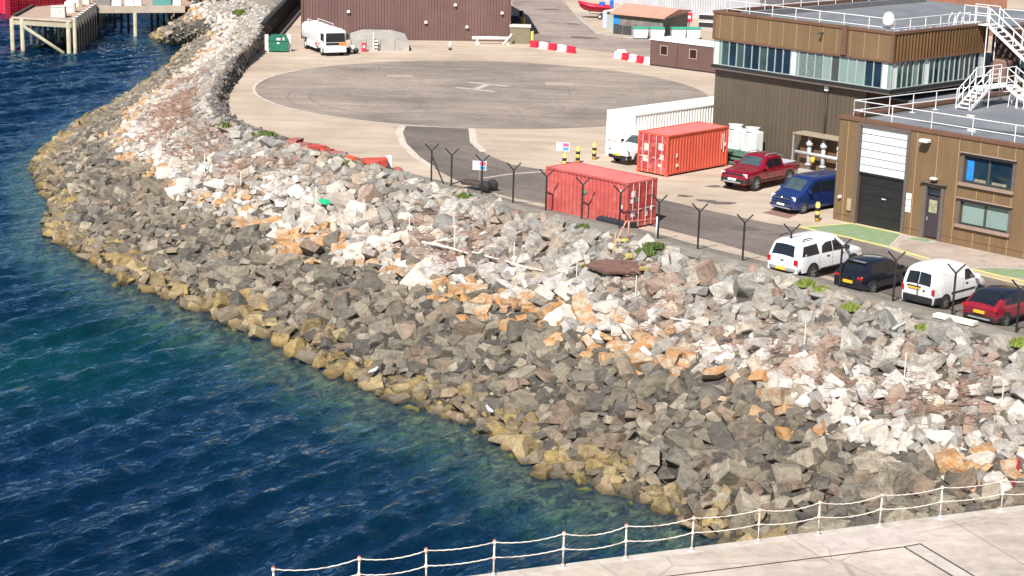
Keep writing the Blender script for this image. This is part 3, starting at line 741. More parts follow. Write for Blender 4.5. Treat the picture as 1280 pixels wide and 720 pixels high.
    def wheels(s, xs, r, arch_m=black, track=0, rim=rim_m, arch_r=1.2, flare=.03):
        for x in xs:
            for sg in (-1, 1):
                yw = s.w(x)+.005
                mb = MB(); rr = r*arch_r; seg = [(x+rr*math.cos(t), max(s.sill-.02, r+rr*math.sin(t))) for t in np.linspace(-.45, math.pi+.45, 18)]
                mb.prism_y(seg, sg*(yw-.18), sg*(yw+flare)) if sg > 0 else mb.prism_y(seg, -(yw+flare), -(yw-.18))
                part(mb, 'wheel_arch', arch_m, s.root)
                mb = MB(); y1 = sg*(yw+flare+.012); y0 = y1-sg*.24
                prof = [(r*.62, .0), (r*.93, .0), (r, .04), (r, .2), (r*.93, .24), (r*.6, .24)]
                n = 22; v = []; f = []
                for q in prof:
                    for k in range(n): t = 2*math.pi*k/n; v.append((x+q[0]*math.cos(t), y1-sg*q[1], r+q[0]*math.sin(t)))
                for i in range(len(prof)-1):
                    for k in range(n): j = (k+1)%n; f.append((i*n+k, i*n+j, (i+1)*n+j, (i+1)*n+k))
                mb.add(v, f); w_ = part(mb, 'wheel', tyre_m, s.root, smooth=True)
                mb = MB(); ri = r*.64
                for k in range(n): pass
                v = [(x, y1-sg*.035, r)]+[(x+ri*math.cos(2*math.pi*k/n), y1-sg*.06, r+ri*math.sin(2*math.pi*k/n)) for k in range(n)]
                mb.add(v, [(0, 1+k, 1+(k+1)%n) for k in range(n)], 1)
                for k in range(5):
                    t = 2*math.pi*k/5+.3; c_, s_ = math.cos(t), math.sin(t); u_ = (-s_*.045, c_*.045)
                    P = [(x+u_[0]*1.2, r+u_[1]*1.2), (x-u_[0]*1.2, r-u_[1]*1.2), (x+c_*ri-u_[0], r+s_*ri-u_[1]), (x+c_*ri+u_[0], r+s_*ri+u_[1])]
                    mb.add([(p[0], y1-sg*.01, p[1]) for p in P], [(0,1,2,3)])
                v = []
                for q in (.9, 1.0):
                    v += [(x+ri*q*math.cos(2*math.pi*k/n), y1-sg*.004, r+ri*q*math.sin(2*math.pi*k/n)) for k in range(n)]
                mb.add(v, [(k, (k+1)%n, n+(k+1)%n, n+k) for k in range(n)])
                mb.build('rim', [rim, tyre_m], w_)
    def bumper(s, front, z0, z1, m, depth_=.16, ext=.03, wrap=.5, name='bumper'):
        xe = s.P[-1][0] if front else s.P[0][0]; sg = 1 if front else -1
        xs_ = xe-sg*wrap; w1 = s.w(xs_)+ext; w2 = s.w(xe-sg*.12)+ext
        pts = [(xs_, w1), (xe-sg*.14, w2), (xe+sg*(ext-.02), w2-.14), (xe+sg*ext, w2*.6), (xe+sg*(ext+.01), 0)]
        pl = pts+[(p[0], -p[1]) for p in pts[-2::-1]]
        mb = MB(); n = len(pl); zs = [z0, z0+.04, z1-.03, z1]; ins = [.97, 1, 1, .975]
        v = [(xs_+(p[0]-xs_)*i_, p[1]*i_, z) for z, i_ in zip(zs, ins) for p in pl]
        f = [(k*n+i, k*n+i+1, (k+1)*n+i+1, (k+1)*n+i) for k in range(3) for i in range(n-1)]
        f += [tuple(range(3*n, 4*n)), tuple(range(n))]
        mb.add(v, f); return part(mb, name, m, s.root)
    def mirror(s, x, z, m):
        for sg in (-1, 1):
            y_ = s.y(x, z)+.01; mb = MB(); mb.rbox(x-.06, x+.09, min(sg*(y_), sg*(y_+.24)), max(sg*(y_), sg*(y_+.24)), z-.02, z+.17, .04)
            part(mb, 'wing_mirror', m, s.root)
    def handles(s, pts, m):
        for x, z in pts:
            for sg in (-1, 1):
                y_ = s.y(x, z); mb = MB(); mb.box(x-.09, x+.09, min(sg*(y_-.01), sg*(y_+.03)), max(sg*(y_-.01), sg*(y_+.03)), z-.02, z+.02); part(mb, 'door_handle', m, s.root)
    def seams(s, xs_, z0, z1):
        for x in xs_: s.side([(x-.008, z0), (x+.008, z0), (x+.008, z1), (x-.008, z1)], gap_m, 'door_seam', .004)
    def rearbox(s, front, y0, y1, z0, z1, m, name, d=.03, extra=0, parent=None):
        """small box fixed on the nose or tail at height z"""
        best = None
        for p in (s.P[::-1] if front else s.P):
            if p[1] >= (z0+z1)/2: best = p[0]; break
        sg = 1 if front else -1; x0 = best-sg*.06; x1 = best+sg*(d+extra)
        mb = MB(); mb.rbox(min(x0,x1), max(x0,x1), y0, y1, z0, z1, .012); return part(mb, name, m, s.root)
HB = AA+math.pi/2                                            # heading away from the sea
def car_root(name, label, cat, contact_px, local, head, group=None):
    """place so that local point (x,y) of the car stands on the ground pixel"""
    p = W(*contact_px, 0); c_, s_ = math.cos(head), math.sin(head)
    loc = p-Vector((local[0]*c_-local[1]*s_, local[0]*s_+local[1]*c_, 0))
    return thing(name, label, cat, loc, head, group)
# --- white double-cab pickup with hard canopy (tail to the sea)
def hws(L, w, f=.16, r=.08):
    h = L/2; return [(-h-.1, w-r-.06), (-h+.12, w-r), (-h+.6, w), (h-1.1, w), (h-.45, w-f*.4), (h-.1, w-f), (h+.1, w-f-.12)]
r_ = car_root('pickup_truck', 'white double-cab pickup with hard rear canopy parked tail to the fence', 'pickup truck', (1016,350), (-1.52,-.98), HB, 'vehicles parked along the fence'); r_.scale = (1.05,1.05,1.05)
c = Car(r_, [(-2.62,.55),(-2.66,.98),(-2.62,1.16),(-2.42,1.74),(-2.2,1.84),(-1.2,1.88),(.35,1.86),(.62,1.78),(1.25,1.2),(1.5,1.12),(2.35,1.02),(2.55,.88),(2.62,.6)], hws(5.25,.925), 1.14, .30, sill=.42)
c.body([white_paint]); c.wheels([-1.5,1.6], .38, arch_m=black)
c.top_patch(lambda p: 1.2 < p.z < 1.7 and p.x < -2.2, .93, glass_dark, 'rear_window')
c.top_patch(lambda p: 1.24 < p.z < 1.74 and p.x > .5, .86, glass_car, 'windscreen')
c.side([(-2.28,1.18),(-2.1,1.62),(-1.12,1.66),(-1.02,1.2)], glass_dark, 'side_window')
c.side([(-.85,1.2),(-.75,1.5),(-.45,1.64),(.0,1.65),(.0,1.19)], glass_dark, 'side_window')
c.side([(.05,1.19),(.05,1.65),(.42,1.64),(.98,1.18)], glass_dark, 'side_window')
c.bumper(False, .5, .66, galv, ext=.05, wrap=.25); c.bumper(False, .42, .5, black, ext=.02, wrap=.3); c.bumper(True, .42, .72, white_paint)
c.rearbox(False, -.86, -.66, .82, 1.08, red_lamp, 'tail_lamp', .01); c.rearbox(False, .66, .86, .82, 1.08, red_lamp, 'tail_lamp', .01)
c.rearbox(False, -.22, .30, .52, .64, yplate, 'number_plate', .06, .04); c.rearbox(True, -.3, .3, .8, 1.0, black, 'grille')
c.rearbox(False, -.1, .1, .93, .99, black, 'tailgate_handle', .02)
c.mirror(.95, 1.2, black); c.handles([(-.35,1.02),(.75,1.0)], black); c.seams([-1.0,-.0,.98], .5, 1.12)
for sg in (-1, 1):
    mb = MB(); mb.tube([(-2.05,sg*.66,1.86),(-2.0,sg*.66,1.93),(-1.5,sg*.67,1.95),(-1.35,sg*.67,1.87)], .025, 6); part(mb, 'roof_rail', black, r_)
c.side([(-.95,.42),(-.95,.5),(1.1,.5),(1.1,.42)], black, 'sill_trim', .03)
# --- dark hatchback
navy = mat('black_car_paint', (.008,.011,.02), .18, coat=.9, var=.2)
r_ = car_root('hatchback', 'glossy black hatchback between the two white vehicles on the fence row', 'car', (1091,368.5), (-1.3,-.90), HB, 'vehicles parked along the fence')
c = Car(r_, [(-2.05,.45),(-2.14,.72),(-2.08,.95),(-1.86,1.08),(-1.45,1.42),(-1.2,1.5),(-.4,1.56),(.35,1.48),(.6,1.38),(1.15,1.02),(1.35,.97),(1.95,.82),(2.1,.66),(2.13,.45)], hws(4.25,.90), .98, .42, sill=.28)
c.body([navy]); c.wheels([-1.33,1.3], .335, arch_m=black)
c.top_patch(lambda p: 1.08 < p.z < 1.42 and p.x < -1.3, .82, glass_dark, 'rear_window')
c.top_patch(lambda p: 1.04 < p.z < 1.42 and p.x > .4, .86, glass_car, 'windscreen')
c.side([(-1.25,1.02),(-1.0,1.34),(-.2,1.42),(-.15,1.0)], glass_dark, 'side_window'); c.side([(-.1,1.0),(-.1,1.42),(.3,1.4),(.85,.99)], glass_dark, 'side_window')
c.bumper(False, .3, .52, navy, ext=.04); c.bumper(True, .28, .52, navy)
c.rearbox(False, -.8, -.5, .80, .91, red_lamp, 'tail_lamp', .02); c.rearbox(False, .5, .8, .80, .91, red_lamp, 'tail_lamp', .02)
c.rearbox(False, -.26, .26, .56, .68, yplate, 'number_plate', .04, .03); c.mirror(.8, 1.0, navy); c.handles([(-.5,.88),(.5,.86)], navy)
mb = MB(); mb.rbox(-1.62,-1.36,-.52,.52,1.47,1.51,.01); part(mb, 'spoiler', navy, r_)
# --- small white van
r_ = car_root('small_van', 'small white panel van with dark rear windows and black bumper, parked tail to the fence', 'van', (1181,387.5), (-1.37,-.95), HB, 'vehicles parked along the fence'); r_.scale = (1.05,1.05,1.05)
c = Car(r_, [(-2.14,.5),(-2.19,1.0),(-2.14,1.16),(-2.0,1.72),(-1.85,1.83),(-1.2,1.88),(.2,1.86),(.6,1.72),(1.2,1.16),(1.45,1.06),(2.0,.9),(2.18,.72),(2.2,.5)], hws(4.4,.90,.18), 1.18, .22, sill=.32)
c.body([white_paint]); c.wheels([-1.33,1.4], .33, arch_m=black, arch_r=1.22)
c.top_patch(lambda p: 1.14 < p.z < 1.68 and p.x < -1.9, (-.9,-.02), glass_dark, 'rear_window', .02); c.top_patch(lambda p: 1.14 < p.z < 1.68 and p.x < -1.9, (.02,.9), glass_dark, 'rear_window', .02)
c.top_patch(lambda p: 1.22 < p.z < 1.68 and p.x > .6, .86, glass_car, 'windscreen')
c.side([(.12,1.16),(.2,1.6),(.5,1.6),(1.0,1.14)], glass_dark, 'side_window')
c.bumper(False, .32, .62, black, ext=.05, wrap=.55); c.bumper(True, .3, .58, black, ext=.04)
c.rearbox(False, -.84, -.7, .76, 1.02, red_lamp, 'tail_lamp', .015); c.rearbox(False, .7, .84, .76, 1.02, red_lamp, 'tail_lamp', .015)
c.rearbox(False, -.1, .48, .90, 1.0, yplate, 'number_plate', .02, .02); c.rearbox(False, -.16, .54, 1.01, 1.05, black, 'plate_lamp_bar', .03, .03)
c.rearbox(False, -.36, -.27, .84, .93, black, 'door_lock', .02)
mb = MB(); mb.box(-2.235,-2.14,-.008,.008,.64,1.18); part(mb, 'door_seam', gap_m, r_)
c.mirror(.95, 1.15, white_paint); c.handles([(.3,1.0)], black); c.side([(-.9,.66),(-.9,.74),(1.0,.72),(1.0,.64)], black, 'rub_strip', .02); c.seams([.05,1.08], .4, 1.15)
# --- red crossover with black roof
redp = mat('red_car_paint', (.26,.012,.03), .25, coat=.8, var=.15)
r_ = car_root('crossover', 'red crossover with black roof and rear screen, parked tail to the fence', 'car', (1257,410.5), (-1.25,-.91), HB, 'vehicles parked along the fence')
c = Car(r_, [(-2.0,.48),(-2.1,.8),(-2.06,1.02),(-1.75,1.18),(-1.35,1.45),(-1.0,1.52),(-.3,1.56),(.35,1.5),(.65,1.4),(1.2,1.05),(1.4,1.0),(1.95,.9),(2.1,.7),(2.12,.5)], hws(4.2,.92), 1.02, .40, sill=.3)
c.body([redp, navy, black], lambda p: 1 if p.z > 1.3 else (2 if p.z < .42 else 0)); c.wheels([-1.3,1.28], .345, arch_m=black)
c.top_patch(lambda p: 1.1 < p.z < 1.5 and p.x < -1.0, .95, glass_dark, 'rear_window')
c.top_patch(lambda p: 1.08 < p.z < 1.44 and p.x > .4, .88, glass_car, 'windscreen')
c.side([(-1.45,1.1),(-1.1,1.4),(-.9,1.42),(-1.0,1.06)], navy, 'rear_pillar'); c.side([(-.98,1.05),(-.85,1.4),(-.2,1.43),(-.15,1.03)], glass_dark, 'side_window'); c.side([(-.1,1.03),(-.1,1.43),(.35,1.4),(.9,1.02)], glass_dark, 'side_window')
c.bumper(False, .32, .56, black, ext=.05, wrap=.5); c.bumper(True, .3, .5, black)
c.rearbox(False, -.55, .55, .40, .46, galv, 'skid_plate', .07, .04)
c.rearbox(False, -.88, -.56, .86, .98, red_lamp, 'tail_lamp', .05); c.rearbox(False, .56, .88, .86, .98, red_lamp, 'tail_lamp', .05)
c.rearbox(False, -.27, .27, .66, .78, yplate, 'number_plate', .03, .03); c.mirror(.85, 1.04, navy); c.handles([(-.5,.92),(.5,.9)], redp)
# --- dark car at the picture's edge
slate = mat('dark_grey_car_paint', (.02,.025,.032), .3, coat=.8)
p_ = W(1257,410.5)+VA*3.1-VB*.15; 
r_ = thing('estate_car', 'dark grey car beside the red crossover, cut by the right edge of the photo', 'car', p_+VB*1.3+VA*.3, HB, 'vehicles parked along the fence')
c = Car(r_, [(-2.15,.45),(-2.22,.8),(-2.1,1.0),(-1.75,1.36),(-1.4,1.46),(.2,1.46),(.5,1.36),(1.1,1.0),(1.35,.94),(2.05,.8),(2.2,.62),(2.22,.45)], hws(4.45,.90), .98, .4, sill=.27)
c.body([slate]); c.wheels([-1.35,1.4], .33)
c.top_patch(lambda p: 1.02 < p.z < 1.32 and p.x < -1.5, .84, glass_dark, 'rear_window'); c.top_patch(lambda p: 1.04 < p.z < 1.36 and p.x > .4, .86, glass_car, 'windscreen')
c.side([(-1.6,1.0),(-1.35,1.34),(-.2,1.37),(-.15,.99)], glass_dark, 'side_window'); c.side([(-.1,.99),(-.1,1.37),(.3,1.34),(.85,.98)], glass_dark, 'side_window')
c.bumper(False, .28, .5, slate); c.rearbox(False, .55, .86, .82, .94, red_lamp, 'tail_lamp', .04); c.rearbox(False, -.86, -.55, .82, .94, red_lamp, 'tail_lamp', .04); c.mirror(.8, 1.0, slate)
# --- blue van, nose to the sea
bluep = mat('blue_car_paint', (.011,.027,.115), .22, coat=.9, var=.12)
HF = AA-math.pi/2+math.radians(-4)
r_ = car_root('passenger_van', 'metallic blue van with black side windows, nose towards the road', 'van', (1004,267.5), (1.62,.93), HF)
c = Car(r_, [(-2.5,.4),(-2.52,1.1),(-2.45,1.75),(-2.3,1.93),(-1.8,1.98),(.5,1.97),(.95,1.88),(1.62,1.28),(1.8,1.18),(2.3,1.0),(2.46,.8),(2.5,.45)], hws(4.98,.95,.14), 1.15, .17, sill=.26, rr=.12)
c.body([bluep, black], lambda p: 1 if p.z < .3 else 0); c.wheels([-1.45,1.62], .35, arch_m=bluep, arch_r=1.12)
c.top_patch(lambda p: 1.30 < p.z < 1.84 and p.x > .5, .86, glass_car, 'windscreen')
c.top_patch(lambda p: 1.2 < p.z < 1.7 and p.x < -2.2, .84, glass_dark, 'rear_window')
c.side([(-2.3,1.14),(-2.25,1.68),(-1.0,1.72),(-1.0,1.14)], glass_dark, 'side_window'); c.side([(-.95,1.14),(-.95,1.72),(.15,1.72),(.15,1.14)], glass_dark, 'side_window'); c.side([(.25,1.14),(.25,1.72),(.65,1.7),(1.32,1.16)], glass_dark, 'side_window')
c.bumper(True, .28, .62, bluep, ext=.05, wrap=.6); c.rearbox(True, -.6, .6, .78, .98, black, 'grille', .03); c.rearbox(True, -.55, .55, .62, .70, black, 'lower_grille', .05, .04)
mb = MB(); mb.box(2.49,2.53,-.6,.6,.865,.885); part(mb, 'grille_bar', chrome, r_)
mb = MB(); mb.tube([(2.44,0,.90),(2.53,0,.90)], .075, 16); part(mb, 'badge', chrome, r_)
for sg in (-1, 1): c.rearbox(True, min(sg*.6,sg*.9), max(sg*.6,sg*.9), .78, 1.0, head_lamp, 'headlight', -.02); c.rearbox(True, min(sg*.6,sg*.82), max(sg*.6,sg*.82), .4, .5, black, 'fog_light_surround', .04, .02)
c.rearbox(True, -.28, .28, .48, .59, wplate, 'number_plate', .04, .04); c.rearbox(True, -.7, .7, .33, .37, galv, 'bumper_trim', .06, .03)
c.mirror(1.28, 1.2, bluep); c.handles([(.35,1.02)], bluep); c.seams([.2,1.38], .4, 1.12)
# --- red double-cab pickup
redq = mat('cherry_car_paint', (.20,.005,.018), .22, coat=.9, var=.12)
hrp = math.radians(-132)
r_ = car_root('pickup_truck', 'cherry red double-cab pickup with silver roof rails beside the blue van', 'pickup truck', (945,239), (1.73,1.0), hrp); r_.scale = (1.06,1.06,1.06)
c = Car(r_, [(-2.64,.6),(-2.68,1.05),(-2.62,1.15),(-1.2,1.16),(-1.05,1.22),(-.92,1.74),(-.7,1.84),(.2,1.86),(.5,1.8),(1.1,1.28),(1.35,1.2),(2.35,1.12),(2.58,.98),(2.66,.7),(2.66,.55)], hws(5.35,.96,.12), 1.16, .30, sill=.45)
c.body([redq]); c.wheels([-1.62,1.65], .41, arch_m=black, arch_r=1.15)
mb = MB(); mb.box(-2.54,-1.22,-.76,.76,1.19,1.235); part(mb, 'bed_cover', mat('silver_bed_cover', (.42,.45,.5), .5), r_)
c.top_patch(lambda p: 1.32 < p.z < 1.76 and p.x > .4, .86, glass_car, 'windscreen'); c.top_patch(lambda p: 1.3 < p.z < 1.72 and p.x < -.8, .8, glass_dark, 'rear_window')
c.side([(-.82,1.24),(-.72,1.62),(-.1,1.66),(-.1,1.22)], glass_dark, 'side_window'); c.side([(-.03,1.22),(-.03,1.66),(.36,1.64),(.92,1.2)], glass_dark, 'side_window')
c.bumper(True, .5, .74, black, ext=.05, wrap=.4); c.rearbox(True, -.62, .62, .78, 1.02, black, 'grille', .03)
c.rearbox(True, -.6, .6, .52, .58, galv, 'skid_plate', .08, .05)
for sg in (-1, 1):
    c.rearbox(True, min(sg*.6,sg*.9), max(sg*.6,sg*.9), .84, 1.04, head_lamp, 'headlight', .0)
    mb = MB(); mb.tube([(-.75,sg*.64,1.82),(-.6,sg*.65,1.91),(.3,sg*.65,1.92),(.48,sg*.64,1.84)], .028, 6); part(mb, 'roof_rail', galv, r_)
c.rearbox(True, -.27, .27, .64, .75, wplate, 'number_plate', .06, .05); c.mirror(.95, 1.24, redq); c.handles([(-.3,1.08),(.55,1.06)], redq); c.bumper(False, .5, .66, galv); c.seams([-.95,-.05,1.0], .5, 1.15)
c.side([(-1.0,.5),(-1.0,.58),(1.15,.58),(1.15,.5)], black, 'side_step', .05)
# --- white pickup tucked beside the rear container
r_ = car_root('pickup_truck', 'white pickup nose-out between the white box container and the rear red container', 'pickup truck', (763,203.5), (2.45,-.72), AA-math.pi/2+math.radians(2))
c = Car(r_, [(-2.64,.6),(-2.68,1.0),(-2.6,1.12),(-1.2,1.13),(-1.0,1.2),(-.88,1.7),(-.65,1.79),(.2,1.8),(.5,1.74),(1.1,1.24),(1.35,1.16),(2.3,1.06),(2.56,.92),(2.64,.6)], hws(5.3,.925,.14), 1.14, .30, sill=.42)
c.body([white_paint]); c.wheels([-1.55,1.6], .385)
c.top_patch(lambda p: 1.26 < p.z < 1.7 and p.x > .4, .88, glass_car, 'windscreen'); c.top_patch(lambda p: 1.26 < p.z < 1.66 and p.x < -.8, .8, glass_dark, 'rear_window')
c.side([(-.8,1.2),(-.7,1.58),(-.1,1.6),(-.1,1.19)], glass_dark, 'side_window'); c.side([(-.03,1.19),(-.03,1.6),(.36,1.58),(.9,1.18)], glass_dark, 'side_window')
c.bumper(True, .42, .66, black, ext=.05, wrap=.35); c.rearbox(True, -.28, .28, .9, 1.0, black, 'grille', .02); c.rearbox(True, -.27, .27, .62, .73, yplate, 'number_plate', .06, .05)
for sg in (-1, 1): c.rearbox(True, min(sg*.6,sg*.86), max(sg*.6,sg*.86), .76, .98, mat('smoked_lamp', (.04,.045,.05), .15, coat=1), 'headlight', .0)
c.mirror(.95, 1.2, black)
# --- white fuel tanker
tw = mat('tanker_white', (.82,.83,.84), .35, coat=.4, var=.04, dirt=(.55,.52,.48), damt=.3)
r_ = car_root('tanker_lorry', 'white rigid fuel tanker lorry parked in front of the brown metal hangar', 'tanker lorry', (407,70.5), (3.2,-.86), math.radians(-66)); r_.scale = (.9,.9,.9)
mb = MB(); mb.rbox(2.0,3.75,-1.15,1.15,.75,2.55,.12); cab = part(mb, 'cab', tw, r_); smooth_by_angle(cab, 20)
mb = MB(); mb.add([(3.77,-1.02,1.42),(3.77,1.02,1.42),(3.765,.98,2.32),(3.765,-.98,2.32)], [(0,1,2,3)]); mb.build('windscreen', glass_dark, cab)
for sg in (-1, 1):
    mb = MB(); y_ = sg*1.155; mb.box(2.55,3.5,min(y_,y_-sg*.02),max(y_,y_-sg*.02),1.5,2.2); mb.build('side_window', glass_dark, cab)
    mb = MB(); mb.box(3.5,3.62,min(sg*1.16,sg*1.42),max(sg*1.16,sg*1.42),1.6,2.15); mb.build('wing_mirror', black, cab)
    mb = MB(); mb.box(3.70,3.79,min(sg*.68,sg*1.05),max(sg*.68,sg*1.05),.78,.98); mb.build('headlight', head_lamp, cab)
mb = MB(); mb.box(3.74,3.78,-.98,.98,1.12,1.36); mb.build('grille', black, cab)
mb = MB(); mb.box(3.755,3.80,.38,.98,1.10,1.38); mb.build('hazard_plate', mat('orange_plate', (.85,.22,.04), .5), cab)
mb = MB(); mb.rbox(3.5,3.84,-1.16,1.16,.42,.74,.05); part(mb, 'bumper', tw, r_)
mb = MB(); mb.rbox(2.6,3.6,-.85,.85,2.55,2.72,.1); mb.build('wind_deflector', tw, cab)
mb = MB(); mb.box(-3.8,3.4,-.45,.45,.6,.85); part(mb, 'chassis', black, r_)
def oval(x, ry, rz, cz, n=20): return [(x, ry*math.copysign(abs(math.cos(t))**.5, math.cos(t)), cz+rz*math.copysign(abs(math.sin(t))**.5, math.sin(t))) for t in np.linspace(0, 2*math.pi, n, endpoint=False)]
mb = MB(); sec = [oval(-3.9,.9,.65,1.8), oval(-3.8,1.15,.88,1.82), oval(1.6,1.15,.9,1.82), oval(1.75,.9,.65,1.8)]; v = sum(sec, []); n = 20
f = [(i*n+k, i*n+(k+1)%n, (i+1)*n+(k+1)%n, (i+1)*n+k) for i in range(3) for k in range(n)]+[tuple(range(n-1,-1,-1)), tuple(range(3*n, 4*n))]
mb.add(v, f); tk = mb.build('tank', tw, r_); smooth_by_angle(tk, 40)
for x in (-2.6,-1.0,.6):
    mb = MB(); mb.cyl(x, 0, 2.68, 2.86, .26, 14); mb.build('manhole_lid', tw, tk)
mb = MB(); 
for sg in (-1, 1): mb.tube([(-3.6,sg*.55,2.66),(-3.6,sg*.55,2.95),(1.4,sg*.55,2.95),(1.4,sg*.55,2.66)], .03, 5)
mb.build('top_rail', tw, tk)
for sg in (-1, 1):
    mb = MB(); mb.rbox(-2.2,.9,min(sg*.7,sg*1.14),max(sg*.7,sg*1.14),.5,1.1,.04); part(mb, 'side_locker', tw, r_)
mb = MB(); mb.tube([(1.2,-1.17,1.0),(1.2,-1.25,1.0)], .18, 14); part(mb, 'hose_reel', mat('signal_red', (.6,.02,.03), .5), r_)
for x in (-2.6, 2.75):
    for sg in (-1, 1):
        mb = MB(); mb.tube([(x, sg*.84, .48), (x, sg*1.13, .48)], .48, 20); w_ = part(mb, 'wheel', tyre_m, r_)
        mb = MB(); mb.tube([(x, sg*1.12, .48), (x, sg*1.15, .48)], .26, 16); mb.build('rim', tw, w_)
        mb = MB(); mb.rbox(x-.62,x+.62,min(sg*.8,sg*1.14),max(sg*.8,sg*1.14),.98,1.06,.03); part(mb, 'mudguard', black, r_)
# ================================================================== CONTAINERS
def container(name, label, loc, rotz, col, wsign, L=6.06, Wd=2.44, Hh=2.59, faded=None, dcol=None, group=None):
    body = mat('steel_'+name+'_'+str(round(loc.x)), col, .6, var=.12, vs=.9, dirt=faded or tuple(min(1, c*1.5+.05) for c in col), dscale=.9, damt=.45)
    r_ = thing(name, label, 'container', loc, rotz, group)
    def Y(a_, b2): a_, b2 = a_*wsign, b2*wsign; return (min(a_, b2), max(a_, b2))
    mb = MB()                                                # frame
    for x in (0, L-.14):
        for y_ in ((0,.14), (Wd-.14, Wd)): a_, b2 = Y(*y_); mb.box(x, x+.14, a_, b2, .0, Hh)
    for y_ in ((0,.1), (Wd-.1, Wd)):
        a_, b2 = Y(*y_); mb.box(.14, L-.14, a_, b2, .12, .27); mb.box(.14, L-.14, a_, b2, Hh-.1, Hh-.004)
    for x in (.01, L-.11):
        a_, b2 = Y(.14, Wd-.14); mb.box(x, x+.1, a_, b2, .1, .25); mb.box(x, x+.1, a_, b2, Hh-.12, Hh-.006)
    part(mb, 'frame', body, r_)
    mb = MB()                                                # corner castings
    for x in (-.008, L-.17):
        for y_ in ((-.008,.17), (Wd-.17, Wd+.008)):
            for z in (-.0, Hh-.115): a_, b2 = Y(*y_); mb.box(x, x+.178, a_, b2, z, z+.12)
    part(mb, 'corner_casting', body, r_)
    for y0, out in ((.03, 1), (Wd-.03, -1)):                  # corrugated sides
        pts = []; x = .14; n_ = int((L-.28)/.276); st = (L-.28)/n_
        for k in range(n_):
            b_ = .14+k*st; pts += [(b_, 0), (b_+st*.26, 0), (b_+st*.5, .045), (b_+st*.76, .045)]
        pts.append((L-.14, 0)); v = []; 
        for p in pts: yy = wsign*(y0+out*p[1]); v += [(p[0], yy, .26), (p[0], yy, Hh-.1)]
        mb = MB(); mb.add(v, [(2*i, 2*i+2, 2*i+3, 2*i+1) for i in range(len(pts)-1)]); part(mb, 'side_panel', body, r_, smooth=False)
    pts = []; n_ = 24; v = []
    for k in range(n_+1):
        x = .1+(L-.2)*k/n_; z = Hh-.03-(.02 if k % 2 else 0); v += [(x, wsign*.1, z), (x, wsign*(Wd-.1), z)]
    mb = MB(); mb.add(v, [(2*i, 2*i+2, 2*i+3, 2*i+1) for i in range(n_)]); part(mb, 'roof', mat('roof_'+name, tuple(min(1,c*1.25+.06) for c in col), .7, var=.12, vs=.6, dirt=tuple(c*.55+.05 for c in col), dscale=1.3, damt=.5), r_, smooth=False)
    mb = MB(); a_, b2 = Y(.12, Wd-.12); mb.box(L-.09, L-.05, a_, b2, .2, Hh-.1); part(mb, 'end_panel', body, r_)
    mb = MB(); a_, b2 = Y(.1, Wd-.1); mb.box(.1, L-.1, a_, b2, .14, .24); part(mb, 'floor', black, r_)
    rod = mat('lock_rod', (.62,.45,.42), .5, var=.2)
    for k in range(2):
        y0, y1 = .15+k*1.08, .15+k*1.08+1.05; a_, b2 = Y(y0, y1)
        mb = MB(); mb.box(.02, .06, a_, b2, .2, Hh-.14)
        for j in range(5):
            z = .34+j*.45; aa_, bb_ = Y(y0+.07, y1-.07); mb.box(.0, .022, aa_, bb_, z, z+.14)
        d_ = part(mb, 'door', mat('door_'+name, dcol or col, .6, var=.12, vs=1.2, dirt=tuple(min(1, c*1.6+.12) for c in col), dscale=1.6, damt=.6), r_)
        for yy in (y0+.28, y1-.28):
            mb = MB(); mb.tube([(-.03, wsign*yy, .12), (-.03, wsign*yy, Hh-.08)], .022, 6); mb.build('lock_rod', rod, d_)
            mb = MB(); a_, b2 = Y(yy-.03, yy+.26); mb.box(-.05, -.02, a_, b2, 1.05, 1.10); mb.build('handle', rod, d_)
    return r_, Y
rr, Y1 = container('red_container', 'faded coral red shipping container standing right behind the fence, doors facing right', W(782.6,288.4), 2.3715, (.44,.08,.07), -1, faded=(.50,.20,.17), dcol=(.36,.04,.04))
lab_w = mat('white_sticker', (.75,.73,.7), .5, var=.1); lab_g = mat('green_sticker', (.05,.32,.2), .5)
def sticker(root, rects, m, x=None, y=None, name='label_plate', Y=None, th=.006):
    for a_, b2, z0, z1 in rects:
        mb = MB()
        if x is not None: p, q = Y(a_, b2); mb.box(x-th, x, p, q, z0, z1)
        else: mb.box(a_, b2, min(y, y+th), max(y, y+th), z0, z1)
        part(mb, name, m, root)
sticker(rr, [(.30,.62,1.78,2.12), (.24,.52,1.45,1.68), (.3,.66,.7,1.0), (1.9,2.1,.9,1.15), (1.5,1.7,.6,.85)], lab_w, x=-.006, Y=Y1)
sticker(rr, [(.66,.98,1.48,1.74), (1.42,1.72,.85,1.15)], mat('grey_sticker', (.16,.22,.2), .5), x=-.006, Y=Y1)
mb = MB(); mb.box(2.95,3.2,.02,.035,1.55,1.72); part(mb, 'label_plate', lab_g, rr)
mb = MB(); mb.box(.44,.49,.02,.036,.4,2.2); part(mb, 'pale_stripe', lab_w, rr); mb = MB(); mb.box(.30,.38,.02,.036,1.1,1.35); part(mb, 'label_plate', lab_w, rr)
rr, Y2 = container('red_container', 'bright red shipping container between the white pickup and the cherry red pickup', W(833,221.6), .8027, (.55,.085,.05), 1, faded=(.5,.12,.07))
sticker(rr, [(.35,.75,1.62,2.05), (.3,.6,1.0,1.35), (1.5,1.9,1.45,1.9), (1.55,1.95,.75,1.15), (.4,.7,.55,.75)], mat('flaked_white', (.72,.55,.5), .7, var=.25, vs=7, dirt=(.6,.15,.1), dscale=6, damt=.9), x=-.006, Y=Y2)
mb = MB(); mb.box(.85,1.05,-.036,-.02,.55,.75); part(mb, 'label_plate', lab_w, rr); mb = MB(); mb.box(.82,.95,-.036,-.02,1.15,1.4); part(mb, 'label_plate', lab_w, rr)
